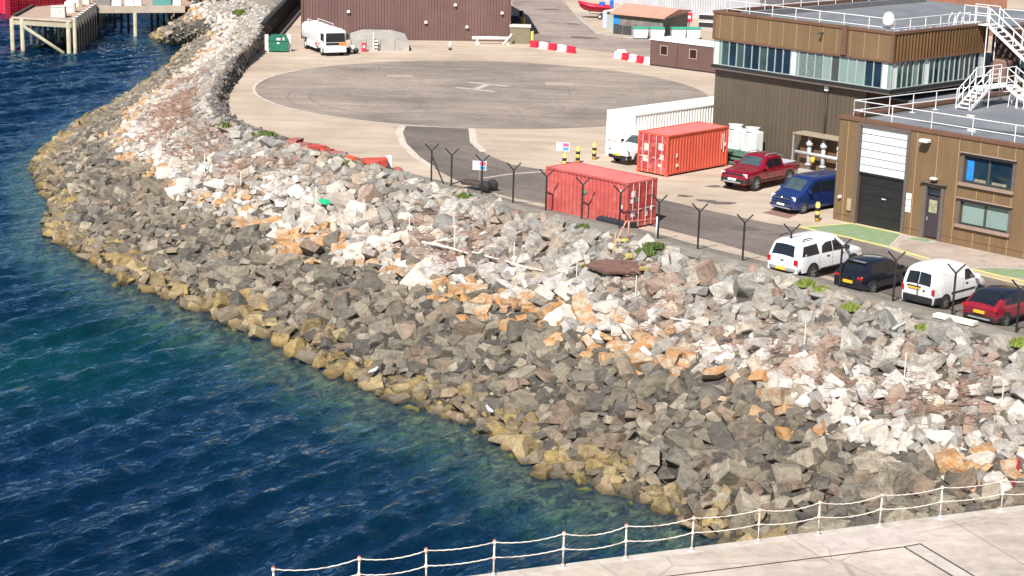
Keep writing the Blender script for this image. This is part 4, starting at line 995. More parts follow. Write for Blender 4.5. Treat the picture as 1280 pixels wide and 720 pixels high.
mb = MB(); mb.box(5.55,5.6,-.036,-.02,1.0,2.2); mb.box(5.35,5.4,-.036,-.02,1.2,2.2); mb.box(5.65,5.78,-.036,-.02,1.35,1.6); part(mb, 'marking', lab_w, rr)
rr, Y3 = container('white_container', 'long white box container behind the red one, running along the pad', G(-18.95,4.1,0), AA+math.pi/2, (.80,.79,.74), 1, L=12.2, Hh=2.98, faded=(.72,.70,.64))
# ================================================================== BUILDINGS
def wall_holes(x0, x1, z0, z1, holes, y0, y1, mi=0, mb=None):
    """vertical wall slab in the xz plane between y0 (front) and y1 with rectangular openings"""
    mb = mb or MB(); xs_ = sorted({x0, x1, *[h[0] for h in holes], *[h[1] for h in holes]}); zs = sorted({z0, z1, *[h[2] for h in holes], *[h[3] for h in holes]})
    def solid(i, j):
        if i < 0 or j < 0 or i >= len(xs_)-1 or j >= len(zs)-1: return False
        cx, cz = (xs_[i]+xs_[i+1])/2, (zs[j]+zs[j+1])/2
        return not any(h[0] < cx < h[1] and h[2] < cz < h[3] for h in holes)
    for i in range(len(xs_)-1):
        for j in range(len(zs)-1):
            if not solid(i, j): continue
            a_, b2, c_, d_ = xs_[i], xs_[i+1], zs[j], zs[j+1]
            mb.add([(a_,y0,c_),(b2,y0,c_),(b2,y0,d_),(a_,y0,d_)], [(0,1,2,3)], mi); mb.add([(a_,y1,c_),(b2,y1,c_),(b2,y1,d_),(a_,y1,d_)], [(3,2,1,0)], mi)
            if not solid(i-1, j): mb.add([(a_,y0,c_),(a_,y0,d_),(a_,y1,d_),(a_,y1,c_)], [(0,1,2,3)], mi)
            if not solid(i+1, j): mb.add([(b2,y0,c_),(b2,y1,c_),(b2,y1,d_),(b2,y0,d_)], [(0,1,2,3)], mi)
            if not solid(i, j-1): mb.add([(a_,y0,c_),(a_,y1,c_),(b2,y1,c_),(b2,y0,c_)], [(0,1,2,3)], mi)
            if not solid(i, j+1): mb.add([(a_,y0,d_),(b2,y0,d_),(b2,y1,d_),(a_,y1,d_)], [(0,1,2,3)], mi)
    return mb
def railing(mb, pts, h=1.1, step=1.9, r=.028, rails=(.55, 1.1), foot=True):
    for a_, b2 in zip(pts[:-1], pts[1:]):
        a_, b2 = Vector(a_), Vector(b2); L = (b2-a_).length; n = max(1, round(L/step))
        for k in range(n+1):
            p = a_.lerp(b2, k/n); mb.tube([p, p+Vector((0,0,h))], r, 5)
            if foot: mb.box(p.x-.12, p.x+.12, p.y-.12, p.y+.12, p.z, p.z+.04)
        for z in rails: mb.tube([a_+Vector((0,0,z)), b2+Vector((0,0,z))], r, 5)
    return mb
def m_clad(name, base, dark, rib=None, axis=0, period=.3, seam=None, seam_p=1.0, rough=.55):
    """ribbed or smooth metal cladding: tone drifts panel to panel, dirt runs down"""
    m, nt, b = nodes(name); tc = nt.nodes.new('ShaderNodeTexCoord'); sp = nt.nodes.new('ShaderNodeSeparateXYZ'); nt.links.new(tc.outputs['Object'], sp.inputs[0])
    n = noise(nt, .5, 5, .65, coord='obj'); v_ = noise(nt, 1.4, 5, .7, coord='obj', stretch=(1.6,1.6,.12))
    c = ramp(nt, n, [(.3, dark), (.7, base)])
    c = mix(nt, .7, c, ramp(nt, v_, [(.25,(.40,.40,.40)),(.75,(.62,.61,.58))]), 'OVERLAY')
    nt.links.new(c, b.inputs['Base Color']); b.inputs['Roughness'].default_value = rough; b.inputs['Metallic'].default_value = .15
    if rib:
        md = N(nt, 'ShaderNodeMath', operation='PINGPONG'); nt.links.new(sp.outputs[axis], md.inputs[0]); md.inputs[1].default_value = period/2
        bump(nt, b, md.outputs[0], .9, rib)
    return m
clad = m_clad('ochre_metal_cladding', (.195,.128,.068), (.158,.102,.054), rib=.07, axis=0, period=.2)
seam_m = mat('cladding_joint', (.36,.25,.13), .5, var=.1)
trim = mat('brown_capping', (.15,.075,.045), .45, var=.12, vs=1)
roof_m = mat('grey_roof_membrane', (.15,.16,.18), .75, var=.2, vs=.25, dirt=(.25,.26,.27), dscale=.4, damt=.5)
roof_m2 = mat('dark_wet_roof', (.07,.075,.085), .5, var=.2)
blind = mat('pale_green_blind', (.20,.28,.265), .2, var=.1, vs=.6, coat=.6)
blind_w = mat('white_blind', (.72,.76,.74), .3, var=.05, coat=.4)
pane_d = mat('deep_glass', (.012,.028,.045), .05, var=.5, vs=.7, spec=1)
pane_g = mat('green_glass', (.04,.075,.075), .07, var=.4, vs=.9, spec=1)
frame_m = mat('dark_window_frame', (.05,.06,.055), .5)
frame_l = mat('pale_mullion', (.33,.38,.38), .5)
# ---------- near building
nb_ = thing('service_building', 'two-storey ochre metal-clad building with open white sectional garage door at the right of the road', 'building', A0, AA)
LB, DB, HBL = 24, 26, 5.9
holes = [(1.5,4.5,-.01,5.5), (5.86,6.98,.05,2.95), (8.1,11.0,3.45,4.85), (8.1,11.0,1.2,2.42), (13.0,16.0,3.45,4.85), (13.0,16.0,1.2,2.42)]
mb = wall_holes(0, LB, -.01, 5.72, [(h[0], h[1], max(h[2], -.01), h[3]) for h in holes], 0, .3)
mb.box(0, .3, .3, DB, 0, 5.72); mb.box(.3, LB, DB-.3, DB, 0, 5.72); mb.box(LB-.3, LB, .3, DB-.3, 0, 5.72)
part(mb, 'wall', clad, nb_)
mb = MB(); mb.box(.3, LB-.3, .3, DB-.3, 5.35, 5.6); rf = part(mb, 'roof', roof_m, nb_)
mb = MB(); mb.box(-.06, LB+.06, -.07, .34, 5.72, 5.9); mb.box(-.06, .34, .34, DB, 5.72, 5.9); mb.box(LB-.34, LB+.06, .34, DB, 5.72, 5.9); mb.build('parapet_capping', trim, rf)
mb = MB(); mb.prism([(3.0,3.2),(9,3.6),(14,5.3),(22,6.4),(22,7.6),(13,6.2),(7,4.6),(3.4,3.9)], 5.6, 5.606); mb.build('wet_streak', roof_m2, rf)
mb = MB()
for x in [.62]+[5.12,6.42,7.72]+[9.0+1.03*k for k in range(0, 14)]:
    segs = [(.05, 5.7)]
    for h in holes:
        if h[0]-.02 < x < h[1]+.02:
            ns = []
            for a_, b2 in segs:
                if h[2] > b2 or h[3] < a_: ns.append((a_, b2)); continue
                if h[2]-.2 > a_: ns.append((a_, h[2]-.2))
                if h[3]+.2 < b2: ns.append((h[3]+.2, b2))
            segs = ns
    for a_, b2 in segs:
        if b2 > a_: mb.box(x-.018, x+.018, -.012, -.001, a_, b2)
part(mb, 'cladding_joint', seam_m, nb_)
mb = MB(); mb.box(0, 1.45, -.015, -.001, .35, .38); mb.box(4.6, 5.78, -.015, -.001, .35, .38); mb.box(7.05, LB, -.015, -.001, .35, .38); part(mb, 'base_joint', brown_dark, nb_)
mb = MB()                                                     # garage opening: jambs, dark interior
for x in (1.3, 4.5): mb.box(x, x+.2, -.05, .02, 0, 5.55)
mb.box(1.3, 4.7, -.05, .02, 5.5, 5.72); part(mb, 'door_surround', grey_trim, nb_)
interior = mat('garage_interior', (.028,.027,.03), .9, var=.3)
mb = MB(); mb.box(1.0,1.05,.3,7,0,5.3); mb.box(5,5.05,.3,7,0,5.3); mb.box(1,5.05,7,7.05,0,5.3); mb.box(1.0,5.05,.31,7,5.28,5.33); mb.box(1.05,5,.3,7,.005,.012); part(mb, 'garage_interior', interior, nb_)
mb = MB()
for k in range(5): mb.rbox(1.52, 4.48, .16, .2, .02+k*.57, .57+k*.57, .01)
ld_ = part(mb, 'lower_door', mat('black_door_panel', (.016,.016,.018), .45, var=.3), nb_)
mb = MB(); mb.box(3.05,3.3,.13,.158,1.62,1.67); mb.build('handle', lab_w, ld_)
gd = thing('garage_door', None, None); gd.parent = nb_; 
gd2 = MB(); gdm = mat('white_door_panel', (.62,.66,.67), .4, var=.05, vs=.8)
for k in range(6):
    z0 = 2.93+k*.428; gd2.rbox(1.52, 4.48, .05, .12, z0+.04, z0+.42, .008)
bpy.data.objects.remove(gd); dr = part(gd2, 'garage_door', gdm, nb_)
mb = MB(); mb.box(1.52,4.48,.1,.13,2.93,5.5); mb.build('door_backing', frame_m, dr)
mb = MB(); mb.box(1.52,4.48,.055,.11,2.86,2.935); mb.build('door_seal', black, dr)
# personnel door
dd = MB(); dd.box(5.98, 6.86, .1, .15, .12, 2.35); pd_ = part(dd, 'door', mat('dark_plum_door', (.045,.035,.045), .4), nb_)
mb = MB(); mb.box(6.12, 6.62, .085, .1, 1.45, 2.15); mb.build('pane', mat('door_glass', (.3,.3,.2), .1, var=.4, vs=4), pd_)
mb = MB(); mb.box(6.05, 6.1, .04, .1, 1.0, 1.2); mb.build('handle', galv, pd_)
mb = MB(); mb.box(5.98, 6.86, .09, .12, 2.42, 2.85); part(mb, 'transom_window', pane_d, nb_)
mb = MB()
for x0, x1, z0, z1 in ((5.74,5.98,0,3.0),(6.86,7.08,0,3.0),(5.74,7.08,2.85,3.06)): mb.box(x0, x1, -.06, .16, z0, z1) if z0 == 0 else mb.box(5.98,6.86,-.055,.155,2.86,3.04)
part(mb, 'door_frame', grey_trim, nb_)
mb = MB(); mb.box(5.6,7.2,-.22,-.02,3.06,3.10); part(mb, 'door_hood', grey_trim, nb_)
def window(root, x0, x1, z0, z1, panes, split=.5, y=0, sill=True):
    mb = MB(); e = .16
    mb.box(x0-e, x0, y-.05, y+.28, z0-e, z1+e); mb.box(x1, x1+e, y-.05, y+.28, z0-e, z1+e); mb.box(x0, x1, y-.05, y+.28, z1, z1+e); mb.box(x0, x1, y-.05, y+.28, z0-e, z0)
    w_ = part(mb, 'window', grey_trim, root)
    mb = MB(); mb.box(x0-.22, x1+.22, y-.2, y-.04, z1+e+.0, z1+e+.035); mb.build('drip_hood', mat('hood_edge', (.3,.24,.2), .5), w_)
    mb = MB(); mb.box(x0-.2, x1+.2, y-.17, y-.045, z0-e-.03, z0-.03); mb.build('sill', mat('pale_sill', (.27,.2,.16), .5), w_)
    xm = x0+(x1-x0)*split
    mb = MB(); mb.box(x0,x0+.06,y+.12,y+.19,z0,z1); mb.box(x1-.06,x1,y+.12,y+.19,z0,z1); mb.box(x0+.06,x1-.06,y+.12,y+.19,z0,z0+.06); mb.box(x0+.06,x1-.06,y+.12,y+.19,z1-.06,z1); mb.box(xm-.07,xm+.07,y+.115,y+.195,z0+.06,z1-.06)
    mb.build('frame', frame_m, w_)
    for a_, b2, m_ in ((x0+.06, xm-.07, panes[0]), (xm+.07, x1-.06, panes[1])):
        mb = MB(); mb.box(a_, b2, y+.15, y+.165, z0+.06, z1-.06); mb.build('pane', m_, w_)
    return w_
w1 = window(nb_, 8.1, 11.0, 3.45, 4.85, (pane_d, pane_d)); mb = MB(); mb.box(8.2, 8.62, .135, .149, 3.55, 4.6); mb.build('blue_poster', mat('blue_poster', (.02,.2,.6), .5), w1)
mb = MB(); mb.box(8.7, 9.4, .135, .149, 3.52, 3.68); mb.build('window_clutter', mat('clutter', (.22,.2,.15), .7, var=.5, vs=6), w1)
mb = MB(); mb.box(9.75, 10.6, .135, .149, 3.52, 3.66); mb.build('window_clutter', mat('clutter', (.22,.2,.15), .7, var=.5, vs=6), w1)
window(nb_, 8.1, 11.0, 1.2, 2.42, (blind, blind)); window(nb_, 13.0, 16.0, 3.45, 4.85, (pane_d, pane_d)); window(nb_, 13.0, 16.0, 1.2, 2.42, (blind, blind))
def floodlight(root, x, y, z, s=1):
    mb = MB(); mb.rbox(x-.28*s, x+.28*s, y-.5*s, y-.05, z, z+.16*s, .05); o_ = part(mb, 'floodlight', mat('pale_lamp_housing', (.6,.57,.52), .5), root)
    mb = MB(); mb.box(x-.22*s, x+.22*s, y-.52*s, y-.3*s, z-.03, z-.0); mb.build('lamp_glass', frame_m, o_); return o_
floodlight(nb_, 5.75, 0, 5.25, 1.0); floodlight(nb_, 6.45, 0, 3.32, .7)
mb = MB()
for k in range(3): mb.box(4.72, 5.05, -.03, -.012, 1.25+k*.36, 1.57+k*.36)
part(mb, 'notice_board', lab_w, nb_)
mb = MB(); mb.box(.95,1.2,-.12,-.001,.7,1.35); part(mb, 'meter_box', mat('tan_box', (.4,.3,.2), .6), nb_)
mb = MB(); mb.rbox(.35,.5,-.2,-.001,1.3,1.45,.02); part(mb, 'wall_lamp', lab_w, nb_)
mb = MB(); railing(mb, [(.35,.75,5.6),(LB-1,1.0,5.6)], step=2.45); railing(mb, [(.5,1.6,5.6),(1.5,16.5,5.6)], step=2.1)
railing(mb, [(.35,.75,5.6),(.5,1.6,5.6)], step=3); part(mb, 'roof_railing', steel_white, nb_)
# step-over stair on the low roof
def steps(mb, x0, y0, z0, x1, y1, z1, wid, n, rails=True, r=.03):
    a_, b2 = Vector((x0,y0,z0)), Vector((x1,y1,z1)); d = Vector((x1-x0, y1-y0, 0)); L = d.length; d.normalize(); nn = Vector((-d.y, d.x, 0))*(wid/2)
    for k in range(n):
        p = a_.lerp(b2, (k+.5)/n); q = [p-d*.13-nn, p+d*.13-nn, p+d*.13+nn, p-d*.13+nn]
        mb.prism([(v.x, v.y) for v in q], p.z-.02, p.z+.02)
    for sg in (-1, 1):
        p, q = a_+nn*sg, b2+nn*sg
        mb.add([tuple(v) for v in (p-Vector((0,0,.14)), q-Vector((0,0,.14)), q+Vector((0,0,.1)), p+Vector((0,0,.1)))]+[tuple(v+d.cross(Vector((0,0,1)))*.03) for v in (p-Vector((0,0,.14)), q-Vector((0,0,.14)), q+Vector((0,0,.1)), p+Vector((0,0,.1)))], [(0,1,2,3),(7,6,5,4),(3,2,6,7),(0,4,5,1)])
        if rails:
            for h in (.55, 1.08): mb.tube([p+Vector((0,0,h)), q+Vector((0,0,h))], r, 5)
            for k in range(4): t = k/3; v = p.lerp(q, t); mb.tube([v, v+Vector((0,0,1.08))], r, 5)
mb = MB(); steps(mb, 1.9, 9.3, 5.62, 1.9, 11.2, 6.75, .9, 6)
mb.box(1.4, 2.4, 11.2, 14.0, 6.70, 6.76); railing(mb, [(1.4,11.2,6.76),(1.4,14.0,6.76)], step=.95, foot=False); railing(mb, [(2.4,11.2,6.76),(2.4,14.0,6.76)], step=.95, foot=False)
steps(mb, 2.4, 13.5, 6.75, 4.4, 13.5, 5.62, .9, 6)
for x, y in ((1.45,11.3),(2.35,11.3),(1.45,13.9),(2.35,13.9)): mb.tube([(x,y,5.6),(x,y,6.72)], .035, 5)
for k in range(3): mb.tube([(2.9+.5*k,12.6,5.6),(2.95+.5*k,12.6,6.3),(3.2+.5*k,12.6,6.55),(3.45+.5*k,12.6,6.3),(3.5+.5*k,12.6,5.6)], .03, 5)
part(mb, 'step_over_stair', steel_white, nb_)
for k, (x, y, wx, wy) in enumerate([(3.4,7.4,.5,.12),(6.3,2.9,.5,.1),(9,8,.6,.4),(12,4,.5,.1)]): mb = MB(); mb.box(x, x+wx, y, y+wy, 5.6, 5.6+.12+.2*(k == 2)); mb.build('roof_block', mat('pale_block', (.5,.5,.48), .8), rf)
mb = MB(); mb.rbox(4.6,6.6,14.5,16.2,5.6,6.8,.05); mb.build('plant_unit', mat('grey_plant', (.16,.17,.18), .6), rf)
# ---------- tall building behind
ub = thing('control_building', 'taller ochre-clad building with ribbon windows, overhanging upper floor and railed flat roof', 'building', A0, AA)
X0, X1, T0, T1 = -18.1, -4.0, 10.5, 21.0
olive = m_clad('olive_ribbed_cladding', (.105,.085,.062), (.09,.072,.053), rib=.16, axis=0, period=.33)
pinkb = mat('weathered_plinth', (.20,.12,.095), .8, var=.2, vs=1, dirt=(.12,.07,.05), dscale=1.5, damt=.6)
mb = MB(); mb.box(X0, -6.0, 10.95, 11.25, 0, 5.6); mb.box(X0, X0+.3, 11.25, 34, 0, 5.6); part(mb, 'wall', olive, ub)
mb = MB(); mb.box(-6.3, -6.0, 11.25, 34, 0, 5.6); part(mb, 'side_wall', pinkb, ub)
mb = MB(); mb.box(X0, X1, T0, 34, 5.6, 5.76); part(mb, 'overhang_soffit', grey_trim, ub)
mb = MB(); mb.box(X0-.02, X1+.02, T0-.02, T0+.1, 5.72, 5.90); mb.box(X1-.1, X1+.02, T0+.1, T1, 5.72, 5.90); part(mb, 'sill_band', black, ub)
clady = m_clad('ochre_ribbed_side', (.19,.105,.045), (.14,.075,.034), rib=.9, axis=1, period=.35)
mb = MB(); mb.box(X0, X1, T0, T0+.25, 7.62, 9.28); mb.box(X0, X0+.25, T0+.25, 34, 5.9, 9.28); part(mb, 'parapet_wall', clad, ub)
mb = MB(); mb.box(X1-.25, X1-.001, T0+.25, T1, 7.62, 9.28); 
for k in range(30): y_ = T0+.4+k*.345; mb.box(X1, X1+.05, y_, y_+.13, 7.66, 9.24)
part(mb, 'side_parapet_wall', clady, ub)
mb = MB(); mb.box(X0-.06, X1+.08, T0-.07, T0+.32, 9.28, 9.44); mb.box(X1-.3, X1+.08, T0+.32, T1+.2, 9.28, 9.44); mb.box(X0-.06, X0+.3, T0+.32, 34, 9.28, 9.44)
mb.box(X0-.02, X1+.05, T0-.05, T0+.0, 7.56, 7.66); mb.box(X1-.0, X1+.05, T0, T1, 7.56, 7.66); mb.box(X0-.03,X0+.12,T0-.04,T0+.0,7.66,9.28); mb.box(X1-.12,X1+.06,T0-.04,T0+.1,7.66,9.28)
part(mb, 'capping', trim, ub)
mb = MB()
for k in range(13):
    x = X0+.55+k*1.04; mb.box(x-.016, x+.016, T0-.014, T0-.001, 7.68, 9.26)
part(mb, 'cladding_joint', seam_m, ub)
mb = MB(); mb.box(X0+.25, X1-.25, T0+.25, 34, 8.85, 9.0); uroof = part(mb, 'roof', roof_m, ub)
mb = MB(); mb.box(-7.75,-7.35,T0-.16,T0-.02,7.7,9.5); part(mb, 'overflow_chute', brown_dark, ub)
mb = MB(); mb.box(-9.3,-9.2,T0-.3,T0-.015,8.85,8.9); mb.rbox(-9.34,-9.16,T0-.42,T0-.28,8.78,8.92,.02); part(mb, 'security_camera', frame_m, ub)
# ribbon windows: one part per light
zb0, zb1 = 5.92, 7.56
kinds = ['w','g','d','g','d','d','g','d','d','d','w','b','b','b','g2','f','g2','g2','g2','d','d','w']
km = {'w': blind_w, 'g': pane_g, 'd': pane_d, 'b': mat('slatted_blind', (.13,.175,.17), .3, var=.25, vs=5), 'g2': blind, 'f': frame_m}
n_ = len(kinds); st_ = (X1-X0-.2)/n_
for k in range(n_):
    x = X0+.1+k*st_
    mb = MB(); mb.box(x, x+.06, T0+.03, T0+.16, zb0, zb1); mb.box(x+.06, x+st_, T0+.05, T0+.15, zb0, zb0+.05); mb.box(x+.06, x+st_, T0+.05, T0+.15, zb1-.05, zb1)
    w_ = part(mb, 'window', frame_l, ub)
    mb = MB()
    if kinds[k] == 'w': mb.box(x+.06, x+.4, T0+.09, T0+.10, zb0+.05, zb1-.05); mb.build('pane', blind_w, w_); mb = MB(); mb.box(x+.4, x+st_, T0+.09, T0+.10, zb0+.05, zb1-.05); mb.build('pane', blind, w_)
    else: mb.box(x+.06, x+st_, T0+.09, T0+.10, zb0+.05, zb1-.05); mb.build('pane', km[kinds[k]], w_)
kinds2 = ['w','g','g','g','g2','g','w','g','d','g','d','g','d','d','d','g','d','w']; n_ = len(kinds2); st_ = (T1-T0-.2)/n_
for k in range(n_):
    y_ = T0+.1+k*st_
    mb = MB(); mb.box(X1-.16, X1-.03, y_, y_+.07, zb0, zb1); mb.box(X1-.15, X1-.05, y_+.07, y_+st_, zb0, zb0+.05); mb.box(X1-.15, X1-.05, y_+.07, y_+st_, zb1-.05, zb1)
    w_ = part(mb, 'window', frame_l, ub); mb = MB(); mb.box(X1-.10, X1-.09, y_+.07, y_+st_, zb0+.05, zb1-.05); mb.build('pane', km[kinds2[k]], w_)
mb = MB(); mb.box(X1-.14,X1-.1,T0+2.0,T0+2.35,5.97,6.25); part(mb, 'red_chair_back', mat('red_fabric', (.4,.02,.05), .8), ub)
mb = MB(); mb.box(X0+.3,X1-.6,T0+.9,T0+.95,5.9,7.6); mb.box(X1-.9,X1-.85,T0+.95,T1,5.9,7.6); part(mb, 'inner_wall', mat('dim_interior', (.12,.13,.13), .9), ub)
mb = MB(); mb.tube([(-8.9,10.86,.1),(-8.9,10.86,5.5)], .07, 8); mb.rbox(-9.05,-8.75,10.72,10.92,5.25,5.55,.03, 1); part(mb, 'downpipe', [black, lab_w], ub)
for x, z in ((-9.85,1.15),(-6.25,4.2)):
    mb = MB(); mb.rbox(x-.12,x+.12,10.78,10.94,z,z+.2,.03); part(mb, 'wall_lamp', lab_w, ub)
# sloping link canopy and plinth seen over the low roof
mb = MB(); mb.box(-5.99,-1.0,13,33,4.9,5.05); part(mb, 'link_roof', roof_m, ub)
# rear block with recessed louvres
mb = MB(); mb.box(-4,-2.2,21.6,22,5.0,9.1); part(mb, 'louvred_recess', mat('dark_red_louvre', (.055,.03,.028), .7, var=.3, vs=5), ub)
mb = MB(); mb.box(-2.2,16,22,22.3,0,5.9); mb.box(-2.2,16,22,22.3,7.5,9.4); mb.box(-2.2,-1.9,22.3,34,0,9.4); part(mb, 'rear_wall', mat('rear_brown', (.16,.095,.06), .6, var=.15, vs=.8), ub)
mb = MB(); mb.box(-2.3,16.1,21.9,22.4,9.4,9.55); part(mb, 'rear_capping', trim, ub)
mb = MB(); mb.box(-1.9,16,22.3,34,9.1,9.2); part(mb, 'rear_roof', roof_m, ub)
for k in range(12):
    x = -2.1+k*1.1; mb = MB(); mb.box(x, x+.07, 22.0, 22.14, 5.9, 7.5); w_ = part(mb, 'window', frame_l, ub); mb = MB(); mb.box(x+.07, x+1.1, 22.08, 22.09, 5.9, 7.5); mb.build('pane', blind if k % 3 else pane_g, w_)
mb = MB(); mb.rbox(-3.3,-2.3,20.6,21.5,5.76,7.2,.1); part(mb, 'duct', pinkb, ub)
mb = MB(); railing(mb, [(X0+.5,T0+.7,9.0),(X1-.5,T0+.7,9.0)], step=1.75); railing(mb, [(X1-.5,T0+.7,9.0),(X1-.5,T1-1.5,9.0)], step=1.55); railing(mb, [(X0+.5,T0+.7,9.0),(X0+.5,33,9.0)], step=1.9)
railing(mb, [(X1-.5,23.5,9.0),(12,23.5,9.3)], step=1.7); part(mb, 'roof_railing', steel_white, ub)
mb = MB(); mb.box(X0+.9,X0+1.4,T0+1.6,33,9.0,9.35); mb.build('roof_upstand', mat('grey_upstand', (.14,.14,.15), .7), uroof)
sheet = mat('pale_blue_sheeting', (.42,.52,.66), .5, var=.25, vs=1.2)
mb = MB(); v = []; nn_ = 30
for k in range(nn_+1):
    y_ = T0+1.0+k*.3; h = .22*abs(math.sin(k*1.1))+.05; v += [(X1-1.0, y_, 9.02), (X1-1.25, y_, 9.05+h), (X1-1.6, y_, 9.02+h*.6), (X1-1.9, y_, 9.01)]
mb.add(v, [(4*i+j, 4*i+4+j, 4*i+5+j, 4*i+1+j) for i in range(nn_) for j in range(3)]); mb.build('roof_sheeting', sheet, uroof)
mb = MB()
mb.box(-5.0,-3.2,19.6,20.9,9.35,9.42); steps(mb, -3.2, 20.3, 9.36, 2.2, 20.3, 5.7, 1.1, 15, r=.035)
railing(mb, [(-5.0,19.6,9.42),(-3.2,19.6,9.42)], step=.9, foot=False); railing(mb, [(-5.0,20.9,9.42),(-3.2,20.9,9.42)], step=.9, foot=False)
for y_ in (19.7, 20.8): mb.tube([(-4.9,y_,9.0),(-4.9,y_,9.4)], .04, 5); mb.tube([(-3.3,y_,5.76),(-3.3,y_,9.4)], .04, 5)
for k in range(2): mb.tube([(-5.0,19.4-k*.9,9.0),(-5.0,19.4-k*.9,9.8),(-5.0,19.1-k*.9,10.1),(-5.0,18.8-k*.9,9.8),(-5.0,18.8-k*.9,9.0)], .035, 5)
part(mb, 'roof_stair', steel_white, ub)
# small radome on the parapet
rd = thing('radome', 'small white round antenna dome on the taller building’s roof edge', 'antenna', G(-4.9, 11.1, 9.0), AA)
mb = MB(); mb.cyl(0,0,0,.75,.05,8); part(mb, 'mast', steel_white, rd)
mb = MB(); n = 16; sec = [(r0_*.36, z) for r0_, z in ((.0,.6),(.7,.66),(1,.85),(1,1.15),(.8,1.38),(.35,1.52),(0,1.55))]
v = []; 
for r0_, z in sec:
    for k in range(n): v.append((r0_*math.cos(2*math.pi*k/n), r0_*math.sin(2*math.pi*k/n), z))
mb.add(v, [(i*n+k, i*n+(k+1)%n, (i+1)*n+(k+1)%n, (i+1)*n+k) for i in range(len(sec)-1) for k in range(n)]); part(mb, 'dome', white_paint, rd, smooth=True)
# ---------- pipework enclosure against the wall
en = thing('pipework_rack', 'grey pipe rack with valves under a shallow metal canopy against the olive wall', 'pipework', G(-10.5, 10.2, 0), AA)
mb = MB(); mb.prism_y([(0,2.42),(4.6,2.42),(4.6,2.5),(0,2.5)], -.5, .7); part(mb, 'canopy', mat('canopy_beige', (.30,.25,.18), .7, dirt=(.2,.16,.1)), en)
for x in (.05,4.5): mb = MB(); mb.box(x-.05,x+.05,-.45,-.35,0,2.42); part(mb, 'post', galv, en)
mb = MB(); mb.box(.1,4.5,.3,.4,0,2.3); part(mb, 'back_panel', mat('brown_panel', (.13,.075,.04), .7), en)
pg = mat('pipe_grey', (.42,.45,.48), .5, var=.1)
for x, r__ in ((1.1,.14),(2.2,.14),(3.3,.06)):
    mb = MB(); mb.tube([(x,-.1,0),(x,-.1,2.3)], r__, 10); mb.tube([(x,-.1,1.75),(x,-.1,1.95)], r__*1.6, 10); mb.tube([(x,-.1,.5),(x,-.1,.62)], r__*1.6, 10); part(mb, 'pipe', pg, en)
mb = MB(); mb.tube([(.1,-.2,1.25),(4.5,-.2,1.25)], .11, 10); part(mb, 'pipe', pg, en)
for x, m_ in ((1.55, mat('yellow_valve', (.75,.55,.05), .5)), (4.2, MATS['yellow_valve'])):
    mb = MB(); mb.cyl(x,-.3,.75,1.1,.14,12); part(mb, 'valve', m_, en)
for z in (1.55,2.0): mb = MB(); mb.cyl(3.85,-.15,z,z+.18,.13,12); part(mb, 'gauge', lab_w, en)
mb = MB(); mb.rbox(.9,4.4,-1.1,-.6,.0,.35,.03); part(mb, 'plinth', concrete, en)
# ---------- two heat pump units on a green platform
pl = thing('equipment_platform', 'low green timber platform under the two white cooling units', 'platform', G(-16.2, 9.0, 0), AA)
gpl = mat('green_timber', (.07,.14,.1), .8, var=.3, dirt=(.25,.28,.22), damt=.4)
for k in range(3): mb = MB(); mb.box(0,4.4,-.9+k*.38,-.62+k*.38,.1+k*.2,.2+k*.2); part(mb, 'slat', gpl, pl)
mb = MB(); mb.box(0,4.4,.25,1.55,.0,.78); part(mb, 'deck', gpl, pl)
def hp_unit(name, label, x):
    u = thing(name, label, 'cooling unit', G(x, 9.9, .78), AA, None)
    mb = MB(); mb.rbox(-.6,.6,-.4,.4,0,1.3,.04); part(mb, 'casing', white_paint, u)
    mb = MB(); mb.cyl(0,0,1.3,1.42,.5,18,0,.40); mb.cyl(0,0,1.42,1.58,.40,18,0,.50); part(mb, 'fan_cowl', white_paint, u)
    gr = mat('grille_grey', (.45,.46,.47), .6)
    mb = MB()
    for k in range(9): mb.box(-.42,.05,-.415,-.402,.38+k*.09,.42+k*.09)
    for k in range(5): mb.box(-.42+k*.11,-.40+k*.11,-.42,-.403,.38,1.14)
    part(mb, 'grille', gr, u); mb = MB(); mb.box(.2,.45,-.412,-.402,.4,1.12); part(mb, 'access_panel', mat('pale_panel', (.62,.63,.64), .5), u)
hp_unit('cooling_unit', 'left one of the two white cooling units, nearer the red container', -15.25)
hp_unit('cooling_unit', 'right one of the two white cooling units, nearer the downpipe', -13.85)
# ================================================================== YARD FURNITURE
yel = mat('bollard_yellow', (.8,.55,.12), .5)
def bollard(loc, label):
    b_ = thing('bollard', label, 'bollard', loc, 0, 'black and yellow bollards')
    mb = MB(); mb.cyl(0,0,0,1.05,.13,12); mb.cyl(0,0,1.05,1.12,.13,12,0,.06); part(mb, 'post', yel, b_)
    for z in (.22,.62): mb = MB(); mb.cyl(0,0,z,z+.2,.136,12); part(mb, 'black_band', black, b_)
bollard(W(705,213), 'banded bollard just behind the near red container, leftmost of its row')
bollard(W(722,204.5), 'banded bollard in the middle of the row of three by the white pickup')
bollard(W(742.5,199.5), 'banded bollard right beside the white pickup’s nose')
bollard(W(1021,277), 'lone banded bollard between the blue van and the garage door')
def sign(loc, label, rot):
    s_ = thing('site_sign', label, 'sign', loc, rot)
    mb = MB(); mb.cyl(0,0,0,1.0,.03,6); part(mb, 'post', galv, s_)
    mb = MB(); mb.box(-.42,.42,-.05,-.03,.95,1.5); bd = part(mb, 'board', lab_w, s_)
    mb = MB(); mb.box(.0,.38,-.058,-.051,1.24,1.46); mb.build('red_panel', mat('pink_red_print', (.7,.1,.2), .5), bd)
    mb = MB(); mb.box(.0,.38,-.058,-.051,.99,1.20); mb.build('blue_panel', mat('blue_print', (.08,.3,.7), .5), bd)
sign(W(599,232), 'small white, red and blue sign behind the fence near the white road line', math.radians(-10))
